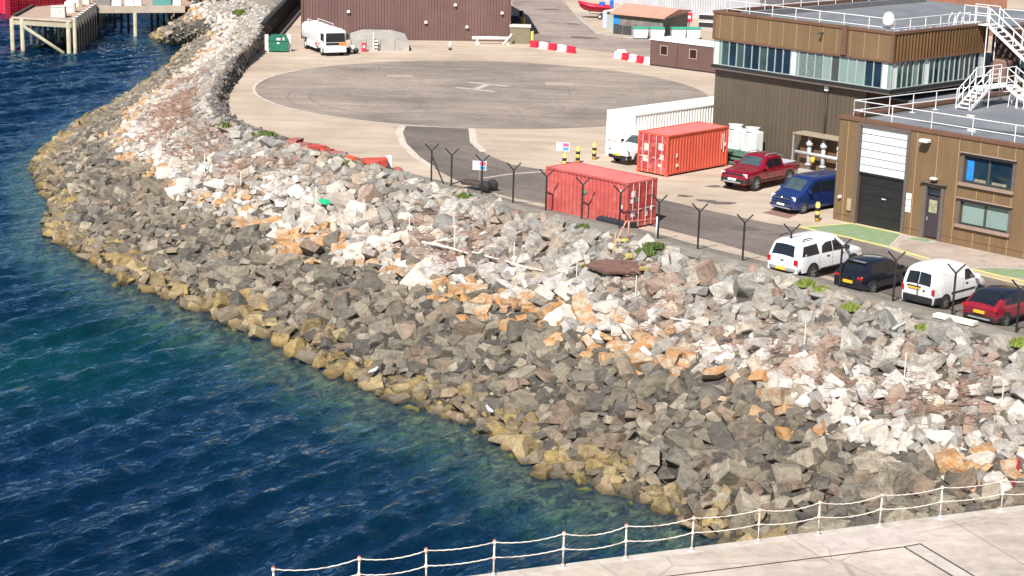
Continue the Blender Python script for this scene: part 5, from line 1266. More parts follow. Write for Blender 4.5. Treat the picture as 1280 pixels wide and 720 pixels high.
sign(W(703,207), 'small white, red and blue sign beside the bollards at the pad edge', math.radians(-10))
mb = MB(); p = W(486,213); mb.box(-.18,.18,-.03,.03,0,.95); mb.box(-.04,.04,.03,.07,-.0,.95); o = mb.build('marker_board', lab_w, None, loc=p); tag(o, 'narrow upright white marker board at the top of the bank by the red rocks', 'marker')
# plastic barriers
redb = mat('barrier_red', (.62,.02,.06), .45, var=.1); whb = mat('barrier_white', (.82,.80,.78), .45, var=.05)
def barrier(loc, rot, m, label, grp):
    b_ = thing('road_barrier', label, 'barrier', loc, rot, grp)
    mb = MB(); mb.prism_y([(-.42,0),(.42,0),(.42,.18),(.40,.62),(-.40,.62),(-.42,.18)], -.16, .16); body = part(mb, 'body', m, b_)
    mb = MB(); mb.box(-.48,-.42,-.06,.06,.1,.5); mb.box(.42,.48,-.06,.06,.1,.5); mb.build('hinge_lug', m, body)
    mb = MB(); mb.box(-.46,.46,-.24,.24,0,.1); part(mb, 'foot', m, b_)
a_, b2 = W(668,59), W(714,66)
for k in range(5):
    p = a_.lerp(b2, k/4); barrier(p, math.atan2(b2.y-a_.y, b2.x-a_.x), redb if k % 2 == 0 else whb, ('red' if k % 2 == 0 else 'white')+' plastic barrier '+['at the left end','second from the left','in the middle','second from the right','at the right end'][k]+' of the row near the tan cabinet', 'barriers near the tan cabinet')
a_, b2 = W(773,73), W(810,80.5)
for k in range(5):
    p = a_.lerp(b2, k/4); barrier(p, math.atan2(b2.y-a_.y, b2.x-a_.x), redb if k % 2 else whb, ('red' if k % 2 else 'white')+' plastic barrier '+['at the left end','second from the left','in the middle','second from the right','at the right end'][k]+' of the row by the brown cabin', 'barriers by the brown cabin')
barrier(W(777,70.5), -.4, whb, 'white plastic barrier set behind the row by the brown cabin', 'barriers by the brown cabin')
# brown cabin
c0, c1 = W(812,81.5), W(888,91.5); ca = math.atan2(c1.y-c0.y, c1.x-c0.x)
cb = thing('site_cabin', 'long low brown cabin with a white roof and two small square windows', 'cabin', c0, ca)
cbm = mat('cabin_brown', (.115,.065,.058), .6, var=.1, vs=.8)
ch = 2.3; mb = wall_holes(0, 12, .05, ch, [(1.15,1.85,1.1,1.85),(4.3,5.0,1.1,1.85)], 0, .1); mb.box(0,.1,.1,3,.05,ch); mb.box(11.9,12,.1,3,.05,ch); mb.box(.1,11.9,2.9,3,.05,ch); part(mb, 'wall', cbm, cb)
mb = MB(); mb.box(-.08,12.08,-.08,3.08,ch,ch+.1); part(mb, 'roof', mat('white_cabin_roof', (.75,.74,.7), .6), cb)
mb = MB(); mb.box(0,12,-.01,-.002,.06,.12); mb.box(2.95,3.0,-.012,-.002,.12,ch-.02); part(mb, 'panel_joint', black, cb)
for x in (1.15,4.3):
    mb = MB(); mb.box(x-.06,x,-.04,.08,1.04,1.91); mb.box(x+.7,x+.76,-.04,.08,1.04,1.91); mb.box(x,x+.7,-.04,.08,1.85,1.91); mb.box(x,x+.7,-.04,.08,1.04,1.1); w_ = part(mb, 'window', mat('pinkish_frame', (.4,.3,.28), .5), cb)
    mb = MB(); mb.box(x,x+.7,.04,.05,1.1,1.85); mb.build('pane', mat('dark_red_pane', (.03,.012,.012), .1), w_)
# stone store with low pinkish roof
s0, s1, s2 = W(766,42), W(828,48.5), W(859,38.5)
ss = thing('stone_store', 'low rubble-stone store with a shallow terracotta roof and blue end door', 'shed', (0,0,0))
stone = mat('rubble_stone', (.17,.15,.145), .9, var=.35, vs=2.2, bmp=.8, dirt=(.26,.24,.22), dscale=2, damt=.6)
s3 = s0+(s2-s1); q = [s0, s1, s2, s3]; hh = [1.9, 2.0, 2.0, 1.9]
mb = MB(); mb.add([(p.x,p.y,0) for p in q]+[(p.x,p.y,h) for p, h in zip(q, hh)], [(0,1,5,4),(1,2,6,5),(2,3,7,6),(3,0,4,7),(4,5,6,7)]); part(mb, 'wall', stone, ss)
cc = sum(q, Vector())/4; ov = [cc+(p-cc)*1.1 for p in q]
terr = mat('terracotta_roof', (.50,.27,.2), .8, var=.12, vs=1.2)
mb = MB(); hs = [2.15,2.05,2.05,2.25]; mid1 = ov[0].lerp(ov[3], .5); mid2 = ov[1].lerp(ov[2], .5)
mb.add([(p.x,p.y,h) for p, h in zip(ov, [2.02]*4)]+[(p.x,p.y,2.14) for p in ov]+[(mid1.x,mid1.y,2.75),(mid2.x,mid2.y,2.6)], [(3,2,1,0),(0,1,5,4),(1,2,6,5),(2,3,7,6),(3,0,4,7),(4,5,9,8),(6,7,8,9),(5,6,9),(7,4,8)]); part(mb, 'roof', terr, ss)
dv = (s1-s0).normalized(); nv = Vector((dv.y, -dv.x, 0)); 
def on_wall(a_, b2, z0, z1, m_, nm, th=.05, par=ss):
    p, q_ = s0+dv*a_, s0+dv*b2; mb = MB(); mb.prism([(p.x+nv.x*.004,p.y+nv.y*.004),(q_.x+nv.x*.004,q_.y+nv.y*.004),(q_.x+nv.x*th,q_.y+nv.y*th),(p.x+nv.x*th,p.y+nv.y*th)], z0, z1); return part(mb, nm, m_, par)
on_wall(.05,.75,1.0,2.0, mat('bright_blue', (.02,.22,.6), .5), 'blue_panel'); on_wall(.1,1.1,.02,.95, mat('dark_grey_door', (.05,.055,.065), .5), 'door'); on_wall(1.2,2.2,.02,.95, MATS['dark_grey_door'], 'door')
# lean-to at its left end
p = W(760,37); lt = thing('lean_to', 'grey lean-to porch against the left end of the stone store', 'shed', p, math.radians(-30))
mb = MB(); mb.box(-.2,1.2,0,.1,0,1.9); mb.box(-.2,-.1,.1,2.5,0,1.9); part(mb, 'wall', mat('pale_grey_board', (.3,.36,.34), .7), lt)
mb = MB(); mb.box(-.4,1.5,-.3,2.8,1.9,2.0); part(mb, 'roof', mat('pale_sheet_roof', (.5,.5,.48), .7), lt)
# recycling skips with green lids
grl = mat('green_lid', (.04,.3,.2), .5)
a_, b2 = W(800,48.5), W(876,49)
for k, t in enumerate((0,.27,.62,.86)):
    p = a_.lerp(b2, t); s_ = thing('recycling_bin', 'white recycling bin with green lid, '+['leftmost of the row before the stone store','second from left before the stone store','third from left in the row before the stone store','rightmost of the row before the stone store'][k], 'bin', p, math.atan2(b2.y-a_.y, b2.x-a_.x), 'white recycling bins')
    mb = MB(); mb.prism_y([(-.62,.12),(.62,.12),(.72,1.02),(-.72,1.02)], -.4, .4); part(mb, 'body', whb, s_)
    mb = MB(); mb.rbox(-.76,.76,-.45,.45,1.02,1.2,.06); part(mb, 'lid', grl, s_)
    for x in (-.5,.5): mb = MB(); mb.tube([(x,-.38,.08),(x,-.32,.08)], .08, 10); part(mb, 'wheel', black, s_)
# pale hangar behind, grey block, lifebuoy cabinet, rack
h0, h1 = W(742,-2), W(905,31); 
ha = math.atan2(h1.y-h0.y, h1.x-h0.x); hg = thing('metal_shed', 'large pale grey corrugated metal shed behind the stone store', 'shed', h0, ha)
mb = MB(); Lh = (h1-h0).length+1; n_ = int(Lh/.5); v = []
for k in range(n_*2+1): x = Lh*k/(n_*2); y_ = 0 if k % 2 else .08; v += [(x,y_,0),(x,y_,9)]
mb.add(v, [(2*i,2*i+2,2*i+3,2*i+1) for i in range(n_*2)]); mb.box(0,Lh,12,12.2,0,9); mb.box(-.01,.15,.1,12,0,9); mb.box(Lh-.15,Lh+.01,.1,12,0,9); part(mb, 'wall', mat('pale_grey_sheet', (.46,.47,.5), .5, var=.12, vs=.6), hg)
mb = MB(); mb.box(-.3,Lh+.3,-.3,12.3,9,9.3); part(mb, 'roof', roof_m, hg)
bk = thing('grey_block', 'dark grey brick block beyond the taller building’s roof', 'building', W(912,24), ha)
mb = MB(); mb.box(0,9,0,8,0,7); part(mb, 'wall', mat('grey_brick', (.13,.125,.13), .9, var=.2, vs=3), bk)
mb = MB(); mb.box(-.1,9.1,-.1,8.1,7,7.2); part(mb, 'roof', roof_m, bk)
bk2 = thing('brown_block', 'reddish-brown block beyond the taller building’s roof', 'building', W(975,10), ha)
mb = MB(); mb.box(0,30,0,8,0,6.5); part(mb, 'wall', mat('red_brown_render', (.3,.14,.09), .9, var=.2, vs=.8), bk2); mb = MB(); mb.box(-.1,30.1,-.1,8.1,6.5,6.7); part(mb, 'roof', roof_m, bk2)
cbt = thing('red_cabinet', 'red post-mounted cabinet with a white square in front of the pale shed', 'cabinet', W(861,36), 0)
mb = MB(); mb.box(-.3,.3,-.15,.15,.7,1.7); part(mb, 'box', redb, cbt); mb = MB(); mb.box(-.15,.15,-.165,-.152,1.1,1.4); part(mb, 'white_square', lab_w, cbt); mb = MB(); mb.cyl(0,0,0,.7,.05,8); part(mb, 'post', galv, cbt)
rk = thing('storage_rack', 'black and white two-shelf rack standing by the pale shed', 'rack', W(882,36), -.3)
for z in (.2,1.0): mb = MB(); mb.box(-.7,1.0,-.3,.3,z,z+.5); part(mb, 'shelf_box', black, rk); mb = MB(); mb.box(-.75,1.05,-.32,.32,z+.5,z+.58); part(mb, 'shelf', lab_w, rk)
mb = MB(); mb.box(-.7,1.0,-.29,.29,0,.2); part(mb, 'base', galv, rk)
# rescue boat on trailer
bt = thing('rescue_boat', 'red inflatable rescue boat with blue fittings on a trailer by the pale shed', 'boat', W(744,23), math.radians(172))
mb = MB(); sec = []
for x, hw_, z0, z1 in ((-1.7,.7,.75,1.25),(-.5,.75,.72,1.3),(.6,.7,.75,1.4),(1.3,.45,.9,1.55),(1.8,.06,1.3,1.7)): sec.append([(x,-hw_,z1),(x,-hw_*.8,(z0+z1)/2),(x,0,z0),(x,hw_*.8,(z0+z1)/2),(x,hw_,z1),(x,hw_*.6,z1-.1),(x,0,z1-.15),(x,-hw_*.6,z1-.1)])
v = sum(sec, []); n = 8; mb.add(v, [(i*n+k, i*n+(k+1)%n, (i+1)*n+(k+1)%n, (i+1)*n+k) for i in range(4) for k in range(n)]+[tuple(range(n)), tuple(range(39,31,-1))]); hull = part(mb, 'hull', redb, bt, smooth=True)
mb = MB(); mb.tube([(-1.8,-.7,1.3),(.6,-.72,1.42),(1.4,-.4,1.6),(1.85,0,1.72),(1.4,.4,1.6),(.6,.72,1.42),(-1.8,.7,1.3)], .14, 8); mb.build('buoyancy_tube', redb, hull)
mb = MB(); mb.rbox(-1.95,-1.55,-.25,.25,1.2,2.1,.08); part(mb, 'outboard', mat('engine_blue', (.03,.12,.5), .4), bt)
mb = MB(); mb.rbox(-1.0,-.4,-.3,.3,1.3,1.85,.06); part(mb, 'console', MATS['engine_blue'], bt)
mb = MB(); mb.box(-1.7,2.3,-.05,.05,.45,.55); mb.box(-1.3,-1.2,-.8,.8,.4,.5); mb.box(-.6,-.5,-.8,.8,.4,.5); mb.box(-1.2,-1.1,-.1,.1,.5,.8); mb.box(.6,.7,-.1,.1,.5,.85); part(mb, 'trailer_frame', galv, bt)
for x in (-1.25,-.6):
    for y_ in (-.85,.85): mb = MB(); mb.tube([(x,y_-.07,.27),(x,y_+.07,.27)], .27, 14); w_ = part(mb, 'wheel', tyre_m, bt); mb = MB(); mb.tube([(x,y_-.08,.27),(x,y_+.08,.27)], .14, 12); mb.build('rim', lab_w, w_)
mb = MB(); mb.rbox(-.35,.35,-.3,.3,0,1.7,.05); o = mb.build('utility_post_box', mat('pale_blue_box', (.45,.5,.62), .5), None, loc=W(757,34)); tag(o, 'pale box and post standing behind the rescue boat', 'box')
# ---------- brown hangar, tan cabinet, loading bank
g0, g1 = W(377,48.9), W(637,52.6); ga = math.atan2(g1.y-g0.y, g1.x-g0.x)
hgr = thing('hangar', 'big brown corrugated metal hangar behind the landing pad', 'hangar', g0, ga)
Lg = (g1-g0).length; hm = m_clad('brown_corrugated', (.175,.105,.098), (.145,.085,.08), axis=0)
mb = MB(); n_ = int(Lg/.30); v = []
for k in range(n_):
    b_ = Lg*k/n_; s_ = Lg/n_
    for f_, y_ in ((0,0),(.35,0),(.5,.07),(.85,.07)): v += [(b_+f_*s_,y_,.12),(b_+f_*s_,y_,9)]
v += [(Lg,0,.12),(Lg,0,9)]; mb.add(v, [(2*i,2*i+2,2*i+3,2*i+1) for i in range(len(v)//2-1)])
mb.box(0,.1,.08,30,.12,9); mb.box(Lg-.1,Lg,.08,30,.12,9); mb.box(.1,Lg-.1,29.9,30,.12,9); part(mb, 'wall', hm, hgr)
mb = MB(); mb.add([(-.2,-.2,9),(Lg+.2,-.2,9),(Lg+.2,30.2,9),(-.2,30.2,9),(-.2,15,11.2),(Lg+.2,15,11.2)], [(0,1,5,4),(2,3,4,5),(1,2,5),(3,0,4)]); part(mb, 'roof', roof_m, hgr)
mb = MB(); mb.box(-.06,.14,-.06,-.003,.1,9); mb.box(Lg-.1,Lg+.06,-.06,-.003,.1,9); mb.box(.14,Lg-.1,-.05,-.003,.08,.2); part(mb, 'corner_trim', brown_dark, hgr)
mb = MB(); mb.box(-.05,Lg+.05,-.02,.3,-.02,.12); part(mb, 'plinth', concrete, hgr)
for px, z in ((436,2.6),(533,1.7),(584,1.3),(569,3.4),(627,2.7)):
    p = W(px, 53); x = (p-g0).dot((g1-g0).normalized()); mb = MB(); mb.rbox(x-.14,x+.14,-.22,-.005,z,z+.24,.04); part(mb, 'wall_lamp', lab_w, hgr)
lbk = thing('loading_bank', 'low weathered concrete loading bank against the brown hangar', 'loading bank', W(440,63), ga)
L_ = (W(511,63.5)-W(440,63)).length; mb = MB()
mb.prism_y([(0,0),(L_,0),(L_,.75),(L_-1.3,1.08),(1.2,1.08),(0,.7)], 0, 7.5); part(mb, 'slab', concrete, lbk)
mb = MB()
for k in range(1,4): mb.box(k*L_/4-.02,k*L_/4+.02,-.006,-.001,.03,1.0)
part(mb, 'joint', gap_m, lbk)
ex = thing('extinguisher_box', 'small red cabinet with white panel in front of the loading bank', 'cabinet', W(455,64.5), 0)
mb = MB(); mb.rbox(-.22,.22,-.15,.15,.05,.8,.03); part(mb, 'box', redb, ex); mb = MB(); mb.box(-.1,.1,-.165,-.152,.35,.6); part(mb, 'white_panel', lab_w, ex)
mk = thing('striped_post', 'tall white post with black-striped board before the loading bank', 'post', W(471,64), 0)
mb = MB(); mb.box(-.35,-.28,-.04,.04,0,1.7); part(mb, 'post', lab_w, mk); mb = MB(); mb.box(-.2,.1,-.04,.04,.05,1.0); bd = part(mb, 'board', lab_w, mk)
for z in (.15,.45,.75): mb = MB(); mb.box(-.19,.09,-.055,-.042,z,z+.13); mb.build('black_stripe', black, bd)
bw = thing('hose_bowser', 'small black and white trolley beside the tanker lorry’s nose', 'trolley', W(441,66.5), 0)
mb = MB(); mb.rbox(-.35,.2,-.3,.3,.25,.7,.08); part(mb, 'tank', lab_w, bw)
for x in (-.4,.3): mb = MB(); mb.tube([(x,-.32,.28),(x,-.2,.28)], .26, 12); part(mb, 'wheel', black, bw)
pb = thing('pipe_barrier', 'long white pipe barrier on short posts by the hangar’s right corner', 'barrier', W(590,54.5), 0)
Lp = (W(634,54.5)-W(590,54.5)).length; mb = MB(); mb.tube([(0,0,.55),(Lp,0,.6)], .16, 10); part(mb, 'boom', whb, pb)
for x, a_ in ((.5,0),(Lp-.1,.35)): mb = MB(); mb.box(x-.07,x+.07,-.08,.08,0,.55); mb.box(x-.22,x+.22,-.25,.25,0,.06); part(mb, 'support', whb, pb)
mb = MB(); mb.tube([(Lp-.5,-.5,.05),(Lp+.35,.2,1.0)], .09, 8); part(mb, 'brace', whb, pb)
bp_ = thing('white_bollard', 'short white post with black foot in front of the brown hangar', 'post', W(562.5,62.5), 0)
mb = MB(); mb.cyl(0,0,.18,.75,.1,10); part(mb, 'post', whb, bp_); mb = MB(); mb.cyl(0,0,0,.18,.14,10); part(mb, 'foot', black, bp_)
kb = thing('tan_cabinet', 'tan ribbed steel cabinet with pale lid beside the hangar corner', 'cabinet', W(637,54.5), 0)
mb = MB(); mb.box(0,1.95,0,1.6,0,1.6)
for k in range(13): mb.box(.05+k*.15,.11+k*.15,-.02,-.001,.06,1.54)
part(mb, 'body', mat('tan_steel', (.2,.17,.11), .6), kb); mb = MB(); mb.box(-.06,2.02,-.08,1.7,1.6,1.72); part(mb, 'lid', mat('pale_lid', (.6,.57,.5), .6), kb)
mb = MB(); mb.rbox(1.97,2.3,.2,.9,.0,1.2,.04); part(mb, 'yellow_valve_box', mat('dull_yellow', (.55,.5,.12), .6), kb)
dm = thing('covered_machine', 'black covered machine with a yellow post behind the tan cabinet', 'machine', W(645,36), 0)
mb = MB(); mb.rbox(-1.3,.5,-.6,.6,0,1.35,.35); part(mb, 'cover', black, dm); mb = MB(); mb.cyl(.75,-.2,0,1.3,.16,10); part(mb, 'yellow_post', mat('post_yellow', (.6,.45,.03), .6), dm)
mb = MB(); mb.cyl(.5,-.2,1.3,1.9,.22,12); part(mb, 'black_canister', black, dm)
# green wheeled bins and white posts, retaining wall by the bund
gn = thing('waste_container', 'dark green domed waste container by the retaining wall', 'waste container', W(348,64.5), .1)
gm = mat('dark_green_plastic', (.015,.14,.09), .45, var=.2)
mb = MB(); mb.prism_y([(-.78,.1),(.78,.1),(.9,1.0),(-.9,1.0)], -.5, .5); part(mb, 'body', gm, gn)
mb = MB(); mb.prism_y([(-.93,1.0),(.93,1.0),(.86,1.3),(.6,1.52),(-.6,1.52),(-.86,1.3)], -.54, .54); ld = part(mb, 'lid', gm, gn)
mb = MB(); mb.box(-.15,.2,-.555,-.542,1.1,1.3); mb.box(.4,.55,-.555,-.542,1.1,1.35); mb.box(-.1,.1,-.535,-.51,.75,.9); mb.build('label_plate', lab_w, ld)
for px in (333.5, 361.5):
    mb = MB(); mb.box(-.16,.16,-.12,.12,0,1.55); o = mb.build('white_post', lab_w, None, loc=W(px,64.5)); tag(o, 'thick white post '+('left' if px < 340 else 'right')+' of the green waste container', 'post')
rwl = thing('retaining_wall', 'black-faced retaining wall rising behind the green waste container along the rock bund', 'wall', (0,0,0))
A_, B_ = W(331,57), W(377,4); n_ = 14
dvw = (B_-A_).normalized(); nw = Vector((-dvw.y, dvw.x, 0)); 
q = [A_, A_+dvw*60, A_+dvw*60+nw*.35, A_+nw*.35]; mb = MB(); mb.prism([(p.x,p.y) for p in q], 0, 2.05); part(mb, 'wall', mat('black_wall_face', (.015,.016,.02), .8, var=.3), rwl)
q = [A_-dvw*.1-nw*.05, A_+dvw*60-nw*.05, A_+dvw*60+nw*.4, A_-dvw*.1+nw*.4]; mb = MB(); mb.prism([(p.x,p.y) for p in q], 2.05, 2.1); part(mb, 'coping', MATS['black_wall_face'], rwl)
q = [A_+dvw*1.0-nw*.9, A_+dvw*60-nw*.9, A_+dvw*60-nw*.02, A_+dvw*1.0-nw*.02]; mb = MB(); mb.prism([(p.x,p.y) for p in q], 0, .25); part(mb, 'footing', mat('grey_footing', (.08,.07,.07), .9, var=.3, vs=4), rwl)
# ================================================================== PIER
timber = mat('weathered_timber', (.36,.31,.25), .85, var=.25, vs=1.5, dirt=(.2,.17,.13), damt=.6)
pale_t = mat('pale_pile', (.33,.30,.21), .8, var=.2, vs=1.5, dirt=(.3,.28,.18), damt=.6); dark_t = mat('dark_pile', (.06,.055,.05), .9, var=.3)
pale_b = mat('pale_beam', (.42,.35,.28), .8, var=.15, vs=1.2, dirt=(.4,.33,.26), damt=.5)
PZ = -1.5
pr = thing('pier', 'timber pier on tall piles with a boarded deck and bridge to the shore', 'pier', (0,0,0))
d0, d1, d2, d3 = W(15,23,PZ), W(90,27.5,PZ), W(116,9,PZ), W(62,-3,PZ); far1 = d2+(d2-d1)*2.2; far0 = d0+(d3-d0)*2.6
mb = MB(); mb.prism([(p.x,p.y) for p in (d0,d1,d2,far1,far0)], PZ-.22, PZ)
part(mb, 'deck', mat('pinkish_deck', (.36,.26,.21), .85, var=.15, vs=.8, dirt=(.3,.22,.18), damt=.4), pr)
def beam(mb, a_, b2, w_, z0, z1): d = (b2-a_).normalized(); n = Vector((-d.y,d.x,0))*(w_/2); mb.prism([((a_+n).x,(a_+n).y),((a_-n).x,(a_-n).y),((b2-n).x,(b2-n).y),((b2+n).x,(b2+n).y)], z0, z1)
mb = MB(); beam(mb, d0, d1, .35, PZ-.62, PZ-.23); part(mb, 'front_beam', pale_t, pr)
mb = MB(); beam(mb, d0+Vector((0,.1,0)), far0, .3, PZ+.004, PZ+.28); part(mb, 'edge_kerb', dark_t, pr)
mb = MB(); beam(mb, d0, d1, .3, PZ+.004, PZ+.2); part(mb, 'edge_kerb', pale_b, pr)
fd = (d1-d0)
def pile(p, r__, m_, z1=PZ-.23): mb = MB(); mb.cyl(p.x, p.y, -12.3, z1, r__, 10); part(mb, 'pile', m_, pr)
for t, m_ in ((0,pale_t),(.17,pale_t),(.94,pale_t)): pile(d0+fd*t+Vector((0,-.12,0)), .24, m_, PZ-.0)
side = (d2-d1)
for k in range(9): pile(d1+side*(k/8)+Vector((.25,0,0)), .2, pale_t if k == 0 else dark_t, PZ+.35)
for k in range(9):
    mb = MB(); p = d1+side*(k/8)+Vector((.25,0,0)); mb.cyl(p.x, p.y, PZ+.35, PZ+.42, .2, 10); part(mb, 'pile_cap', lab_w, pr)
for r__ in range(1,5):
    for t in (.08,.2,.32,.44,.56,.68,.8,.92): pile(d0+fd*t+(far1-d1)*(r__*.17), .19, dark_t if (r__+int(t*10)) % 3 else pale_t)
mb = MB(); a_ = d0+fd*.2+Vector((0,-.3,0)); b2 = d0+fd*.86+Vector((0,-.3,0)); mb.tube([(a_.x,a_.y,PZ-.75),(b2.x,b2.y,ZW+.1)], .2, 8); part(mb, 'diagonal_brace', pale_t, pr)
e0, e1 = W(112,8.5,PZ), W(231,8,PZ); e2 = e1+Vector((1.5,9,0)); e3 = e0+Vector((0,9,0))
mb = MB(); mb.prism([(p.x,p.y) for p in (e0,e1,e2,e3)], PZ-.3, PZ-.004); part(mb, 'bridge_deck', MATS['pinkish_deck'], pr)
mb = MB(); beam(mb, e0, e1, .3, PZ-.72, PZ+.12); part(mb, 'bridge_beam', pale_b, pr)
for k, (t, m_) in enumerate(((.47,pale_t),(.56,dark_t),(.62,dark_t),(.68,dark_t),(.74,dark_t),(.8,dark_t),(.28,dark_t),(.2,dark_t),(.12,dark_t))):
    pile(e0.lerp(e1, t)+Vector((0,.0 if k == 0 else 4.5+k*.3,0)), .22 if k == 0 else .15, m_, PZ-.7 if k == 0 else PZ-.31)
def cargo(name, label, cat, px, py, w_, d_, h_, m_, z=PZ, rot=.1, detail='lid'):
    t_ = thing(name, label, cat, W(px, py, z), rot); mb = MB(); mb.rbox(-w_/2,w_/2,-d_/2,d_/2,0.02,h_,.04); part(mb, 'body', m_, t_)
    mb = MB(); mb.rbox(-w_/2-.03,w_/2+.03,-d_/2-.03,d_/2+.03,h_,h_+.08,.02); part(mb, 'lid', m_, t_); return t_
cargo('fish_box', 'large grey-white box standing near the pier’s front edge', 'box', 73.5, 21.5, 1.55, 1.2, 1.15, mat('grey_white_board', (.47,.49,.47), .7, var=.15, vs=3))
mb = MB()
bag = mat('white_bulk_bag', (.74,.70,.6), .8, var=.08)
for k, (px, py, s_) in enumerate(((88,15,1.0),(97,8,.9),(108,5,.8))):
    t_ = thing('bulk_bag', ['slumped cream bulk bag nearest the pier’s front','middle cream bulk bag on the pier','farthest cream bulk bag on the pier'][k], 'bag', W(px, py, PZ), k, 'bulk bags on the pier')
    mb = MB(); mb.rbox(-.6*s_,.6*s_,-.5*s_,.5*s_,0,1.3*s_,.25*s_); part(mb, 'sack', bag, t_); mb = MB(); mb.tube([(-.3*s_,0,1.28*s_),(0,0,1.5*s_),(.3*s_,0,1.28*s_)], .04, 5); part(mb, 'lifting_loop', bag, t_)
cols = [('white',whb),('white',whb),('white',whb),('teal',mat('teal_box', (.08,.25,.24), .6)),('white',whb)]
for k, (px, w_, lb, m_) in enumerate(((145,1.3,'left white tub on the pier bridge',whb),(162,1.0,'second white tub on the pier bridge',whb),(172,1.0,'third white tub on the pier bridge, touching the second',whb),(203,2.2,'teal cargo box on the pier bridge',MATS['teal_box']),(221,1.0,'right white tub on the pier bridge nearest the shore',whb),(128,2.0,'grey lattice crate on the pier bridge',mat('grey_lattice', (.2,.18,.17), .8, var=.5, vs=9)))):
    cargo('deck_tub', lb, 'tub', px, 7.2, w_, .9, .9, m_)
nt_ = thing('net_pile', 'heap of orange-yellow fishing net on the shore beside the pier bridge', 'net', on_slope(240,6), 0)
mb = MB(); net = mat('orange_net', (.62,.36,.03), .9, var=.4, vs=6, bmp=.8)
tv, tf = TPL[3][3]; mb.add([tuple(p) for p in (tv*np.array([1.1,.8,.6])+np.array([0,0,.3])).tolist()], tf.tolist()); part(mb, 'heap', net, nt_)
mb = MB(); tv, tf = TPL[3][7]; mb.add([tuple(p) for p in (tv*np.array([.7,.6,.5])+np.array([1.2,.2,.35])).tolist()], tf.tolist()); part(mb, 'heap', net, nt_)
# red vessel moored on the far side, stacked with red crates
vs = thing('red_workboat', 'red workboat moored on the far side of the pier', 'boat', W(22,12,-5.0), math.radians(90))
mb = MB(); sec = []
for x, hw_, z0, z1 in ((-5,1.8,-.6,2.2),(-3,2.3,-.8,2.1),(4,2.4,-.8,2.1),(8,1.6,-.5,2.5),(10,.15,.2,3.0)): sec.append([(x,-hw_,z1),(x,-hw_*.9,0),(x,0,z0),(x,hw_*.9,0),(x,hw_,z1)])
sec = [[(-p[0]+4, p[1], p[2]) for p in s_] for s_ in sec]
v = sum(sec, []); mb.add(v, [(i*5+k,(i+1)*5+k,(i+1)*5+(k+1)%5,i*5+(k+1)%5) for i in range(4) for k in range(5)]+[(4,3,2,1,0),(20,21,22,23,24)]); part(mb, 'hull', redb, vs)
mb = MB(); mb.tube([(-6+4,-.1,3.1),(-4+4,-1.6,2.6),(0,-2.4,2.2),(7,-2.3,2.2),(9,-1.8,2.3)], .06, 5, 0); part(mb, 'gunwale_rope', lab_w, vs)
mb = MB(); mb.tube([(8.9,-1.9,.9),(9.05,-1.9,.9)], .25, 12); part(mb, 'fender', mat('orange_fender', (.8,.3,.05), .5), vs)
crm = mat('crate_red', (.42,.01,.035), .5, var=.15); crd = mat('crate_dark', (.1,.005,.012), .6)
first = None
base = W(18,24,-2.6); 
for j in range(4):
    for i in range(9):
        loc = Vector((-57.6+(j % 2)*0+i*.0, 0, 0)); loc = base+Vector((i*.62-.6, 1.2+i*.9, .02+j*.62))
        lb = f'red lattice fish crate in the stack behind the pier, {["bottom","second","third","top"][j]} layer, {["nearest","second","third","fourth","fifth","sixth","seventh","eighth","farthest"][i]} column'
        if first is None:
            first = thing('fish_crate', lb, 'crate', loc, .9, 'red fish crates on the workboat')
            mb = MB(); mb.box(-.5,.5,-.4,.4,0,.56); part(mb, 'liner', crd, first)
            mb = MB()
            for z in (0,.28,.54): mb.box(-.54,.54,-.44,.44,z,z+.06)
            for x in (-.52,-.18,.18,.47): mb.box(x,x+.07,-.45,-.40,.0,.6)
            for y_ in (-.44,-.02,.38): mb.box(-.55,-.5,y_,y_+.07,0,.6); mb.box(.5,.55,y_,y_+.07,0,.6)
            part(mb, 'lattice', crm, first)
        else: dup(first, loc, .9, lb)
mb = MB(); mb.box(-.3,.3,0,.1,0,.1)
# ================================================================== SMALL THINGS ON THE BANK
stake = mat('white_stake', (.72,.68,.6), .6, var=.1)
sp = [(256,222,192),(301,236,214),(346,243,225),(395,260,232),(455,271,249),(512,297,266),(568,316,285),(642,334,303),(720,355,325),(794,378,344),(1005,442,404),(1130,480,440),(1252,511,473),(1190,372,330)]
for k, (x, y0, y1) in enumerate(sp[:13]):
    p = on_slope(x, y0); sc_ = depth(p)/F_PX; h = (y0-y1)*sc_*1.02
    mb = MB(); mb.tube([(0,0,-.5),(.02*math.sin(k),.02*math.cos(k*2),h)], .024 if k > 5 else .03, 6); o = mb.build('marker_stake', stake, None, loc=p)
    tag(o, f'thin upright white stake among the rocks, {["first","second","third","fourth","fifth","sixth","seventh","eighth","ninth","tenth","eleventh","twelfth","thirteenth"][k]} from the left end of the stake line', 'stake', 'white stakes along the rock bank')
def stick(pxs, r__, m_, name, label, cat, lift=.35):
    pts = [on_slope(*p)+Vector((0,0,lift)) for p in pxs]; o_ = pts[0].copy(); mb = MB(); mb.tube([p-o_ for p in pts], [r__, *[r__*.8]*(len(pts)-2), r__*.5], 6); o = mb.build(name, m_, None, loc=o_); tag(o, label, cat)
drift = mat('bleached_driftwood', (.62,.57,.5), .8, var=.15)
stick([(528,311),(545,314),(562,318),(585,325)], .09, drift, 'driftwood', 'thick bleached driftwood log lying across the rocks, left of centre', 'driftwood')
stick([(598,326),(630,334),(655,342),(680,347)], .06, drift, 'driftwood', 'long thin weathered pole lying over the rocks right of the driftwood log', 'driftwood')
stick([(590,323),(607,327)], .05, drift, 'driftwood', 'short bleached stick beside the driftwood log', 'driftwood')
stick([(1115,421),(1131,412)], .05, stake, 'driftwood', 'short white stick slanting among rocks below the white van', 'driftwood')
